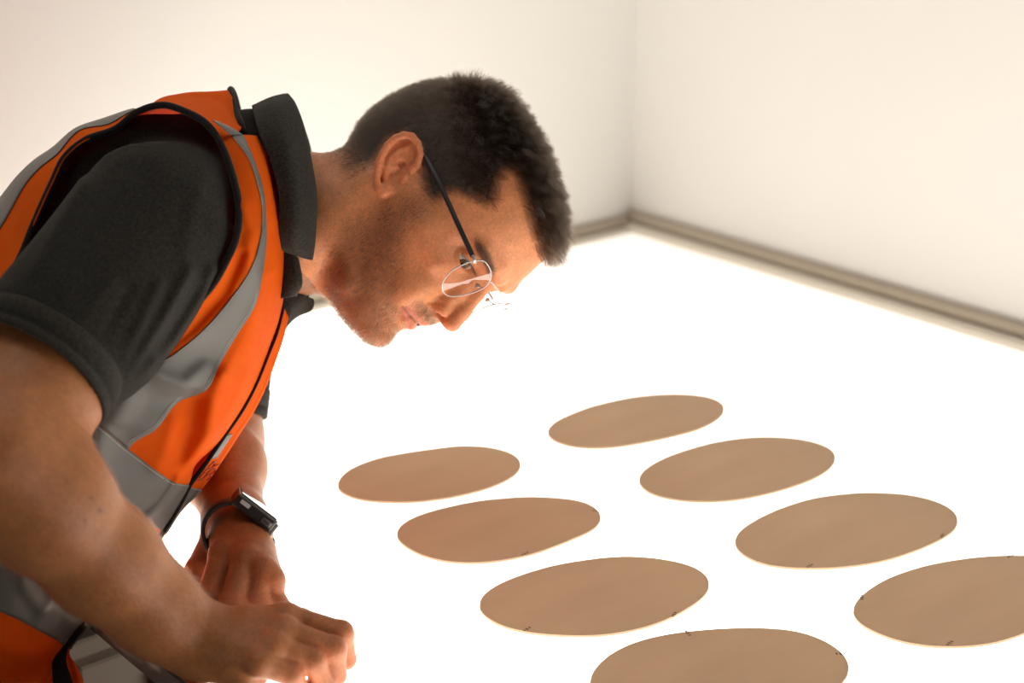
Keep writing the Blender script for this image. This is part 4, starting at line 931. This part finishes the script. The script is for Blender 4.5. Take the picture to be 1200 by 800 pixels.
for s in (1, -1):
    o_ = OUT*np.array([1, s, 1]); c = o_.mean(0)
    rings = [c + (o_ - c)*k for k in (.25, .5, .75, .985)]
    for r_ in rings: r_[:, 0] += .09*(1 - (np.linalg.norm(r_ - c, axis=1)/np.linalg.norm(o_ - c, axis=1))**2)
    cc = c + np.array([.09, 0, 0]); n = len(o_); V = [cc]; 
    for r_ in rings: V += list(r_)
    V = np.array(V); fs = [(0, 1+i, 1+(i+1) % n) for i in range(n)]
    for k in range(3): fs += [(1+k*n+i, 1+(k+1)*n+i, 1+(k+1)*n+(i+1) % n, 1+k*n+(i+1) % n) for i in range(n)]
    link('lens', mesh('lens', W(H2C(V)), fs), m_lens, gl_root)
    link('rim', tube_mesh('rim', W(H2C(o_)), .0006, 8, True), m_rimc, gl_root)
    hg = hinge*np.array([1, s, 1])
    # end piece, hinge and temple
    link('end_piece', tube_mesh('end_piece', W(H2C(even([hg + np.array([.05, s*.25, .05]), hg + np.array([-.05, -s*.12, .12]), hg + np.array([-.45, -s*.22, .15])], 12))), .0016, 8), m_rimc, gl_root)
    tp = []
    for px_, y_ in (((552.5,299), -6.95), ((541,272), -7.45), ((527,241), -7.75), ((513,211), -7.95), ((503,192), -7.95), ((496,179), -7.9)):
        d = HR.T @ np.array([(px_[0]-600)/F, (px_[1]-400)/F, 1.0]); o2 = (HR.T @ (-HT))*100; t = (y_ - o2[1])/d[1]; tp.append(o2 + t*d)
    tp += [np.array([-2.4, -7.5, 2.9]), np.array([-3.3, -7.3, 2.0]), np.array([-3.7, -7.1, 1.0])]
    tp[0] = hinge + np.array([-.35, -.12, .12])
    tp = np.array(tp)*np.array([1, -s, 1]) if s < 0 else np.array(tp)
    Tq = even(tp, 70); upw = R_CW @ HR @ np.array([.15, s*1.0, 0])
    rd = np.r_[np.full(42, .0023), np.linspace(.0023, .0019, 28)]
    link('temple', tube_mesh('temple', W(H2C(Tq)), rd, 10, flat=(upw, .42)), m_temple, gl_root)
    ip = LN[9]*np.array([1, s, 1])
    pad = [ip + np.array([-.05, 0, -.1]), ip + np.array([-.45, -s*ip[1]/abs(ip[1])*0 + (-.25 if ip[1] > 0 else .25), -.35]), ip + np.array([-.75, (-.35 if ip[1] > 0 else .35), -.55])]
    link('nose_pad', tube_mesh('nose_pad', W(H2C(even(pad, 10))), np.r_[np.full(6, .0006), np.full(4, .0022)], 8), m_rimc, gl_root)
ib = LN[10]
link('bridge', tube_mesh('bridge', W(H2C(even([ib, ib*np.array([1, .5, 1]) + np.array([.28, 0, .18]), ib*np.array([1, 0, 1]) + np.array([.36, 0, .24]), ib*np.array([1, -.5, 1]) + np.array([.28, 0, .18]), ib*np.array([1, -1, 1])], 24))), .0008, 8), m_rimc, gl_root)
# ------------------------------------------------------------------ wrist watch on the far arm
WC = P(279, 626, 1.489)
wa = .42*(WRL - ELL)/np.linalg.norm(WRL - ELL) - .62*WC/np.linalg.norm(WC); wa /= np.linalg.norm(wa)
e1 = np.array([.78, .62, 0]); e1 -= (e1 @ wa)*wa; e1 /= np.linalg.norm(e1); wn = np.cross(e1, wa); wn = wn if wn[1] < 0 else -wn
watch = empty('wrist_watch', tuple(W(WC))); tag(watch, "black smart watch on a dark rubber strap around the man's far wrist", 'watch')
m_strap = plain('black_rubber', (.012, .011, .011), .55); m_case = plain('grey_case', (.16, .16, .16), .35, metal=.6); m_glass = plain('watch_glass', (.01, .01, .012), .06, spec=.8)
def WW(a, n, s): return WC + e1*a + wn*n + wa*s                    # along the face, out of the face, along the arm
R1, R2 = .0320, .0270
sec = []
th = np.linspace(math.radians(118), math.radians(392), 72)     # open under the case
bandw = .0105
V = []
for t in th:
    c_, s_ = math.cos(t), math.sin(t)
    for r, w in ((0, -1), (0, 1), (.0034, 1), (.0034, -1)):
        V.append(WW((R1 + r)*c_, (R2 + r)*s_, w*bandw))
n = len(th); f = [(i*4+j, i*4+(j+1) % 4, (i+1)*4+(j+1) % 4, (i+1)*4+j) for i in range(n-1) for j in range(4)] + [(0, 1, 2, 3), tuple((n-1)*4 + k for k in (3, 2, 1, 0))]
link('strap', mesh('strap', W(np.array(V)), f), m_strap, watch)
def rounded(name, a0, n0, ha, hs, hn, r, m, par, tilt=0.0):
    bm = bmesh.new(); bmesh.ops.create_cube(bm, size=1)
    for v in bm.verts: v.co = (v.co.x*2*ha, v.co.y*2*hs, v.co.z*2*hn)
    bmesh.ops.bevel(bm, geom=list(bm.edges), offset=r, segments=3, affect='EDGES', profile=.6)
    for v in bm.verts: v.co = Vector(W(WW(a0 + v.co.x, n0 + v.co.z, v.co.y)).tolist())
    bmesh.ops.recalc_face_normals(bm, faces=bm.faces)
    return link(name, bm_mesh(name, bm), m, par)
case = rounded('case', -.0030, .0265, .0222, .0175, .0066, .0035, plain('black_case', (.014, .013, .013), .3), watch)
rounded('screen', -.0030, .0330, .0200, .0160, .0010, .0008, m_glass, case)
rounded('bezel', -.0030, .0318, .0218, .0178, .0010, .0008, m_case, case)
rounded('end_lug', .0185, .0240, .0040, .0150, .0062, .0015, m_case, case)
bt = rounded('button', .0105, .0262, .0050, .0014, .0026, .0008, m_case, case)
for v in bt.data.vertices: v.co += Vector((R_CW @ (wa*.0178)).tolist())
b2 = rounded('button', .0105, .0262, .0030, .0010, .0014, .0006, plain('dark_button', (.03, .03, .03), .4), case)
for v in b2.data.vertices: v.co += Vector((R_CW @ (wa*.0192)).tolist())
b3 = rounded('side_light', -.0150, .0280, .0050, .0006, .0020, .0004, plain('pale_sensor', (.42, .42, .42), .3), case)
for v in b3.data.vertices: v.co += Vector((R_CW @ (wa*.0174)).tolist())
# ------------------------------------------------------------------ print on the far front panel
m_print = plain('dark_orange_print', (.42, .045, .004), .6)
def left_pt(u, v):
    s = left(2, 2, u0=u, u1=u+.02, v0=v, v1=v+.02); p = s[0, 0]; return p - p/np.linalg.norm(p)*.0014, s[1, 0] - s[0, 0], s[0, 1] - s[0, 0]
def glyph(u, v, kind, h=.0046):
    p, du, dv = left_pt(u, v); du /= np.linalg.norm(du); dv /= np.linalg.norm(dv)
    if kind == 'o': pts = [p + du*h*.75*math.cos(a) + dv*h*math.sin(a) for a in np.linspace(0, 2*np.pi, 20, endpoint=False)]
    elif kind == 'c': pts = [p + du*h*.75*math.cos(a) + dv*h*math.sin(a) for a in np.linspace(.7, 2*np.pi-.7, 16)]
    else: pts = [p - dv*h, p, p + dv*h]
    link('print', tube_mesh('print', W(np.array(pts)), .0005, 6, kind == 'o'), m_print, vest)
for u, v, k in ((6.05, .95, 'i'), (6.22, .9, 'o'), (6.42, .85, 'c'), (6.62, .8, 'o'), (6.80, .78, 'i'), (6.25, 1.45, 'i'), (6.5, 1.35, 'o'), (6.72, 1.3, 'c')): glyph(u, v, k)

PART_LABELS = {'reflective_strip': 'grey reflective tape', 'badge_patch': 'pale reflective patch', 'temple': 'black temple arm', 'rim': 'thin clear silver rim', 'diffuser_panel': 'glowing white acrylic top',
 'side_tie': 'black side tie', 'neck_binding': 'black edge binding', 'armhole_binding': 'black edge binding', 'front_binding': 'black front edge', 'apron': 'dark grey side board', 'end_lug': 'grey lug', 'print': 'small dark orange printed letter', 'beard': 'short brown stubble beard', 'hair': 'short dark brown hair'}
for o in bpy.data.objects:
    n = o.name.split('.')[0]
    if o.parent and n in PART_LABELS and o.parent.name != 'light_table' or (o.parent and n in ('diffuser_panel', 'apron')): o['label'] = PART_LABELS[n]
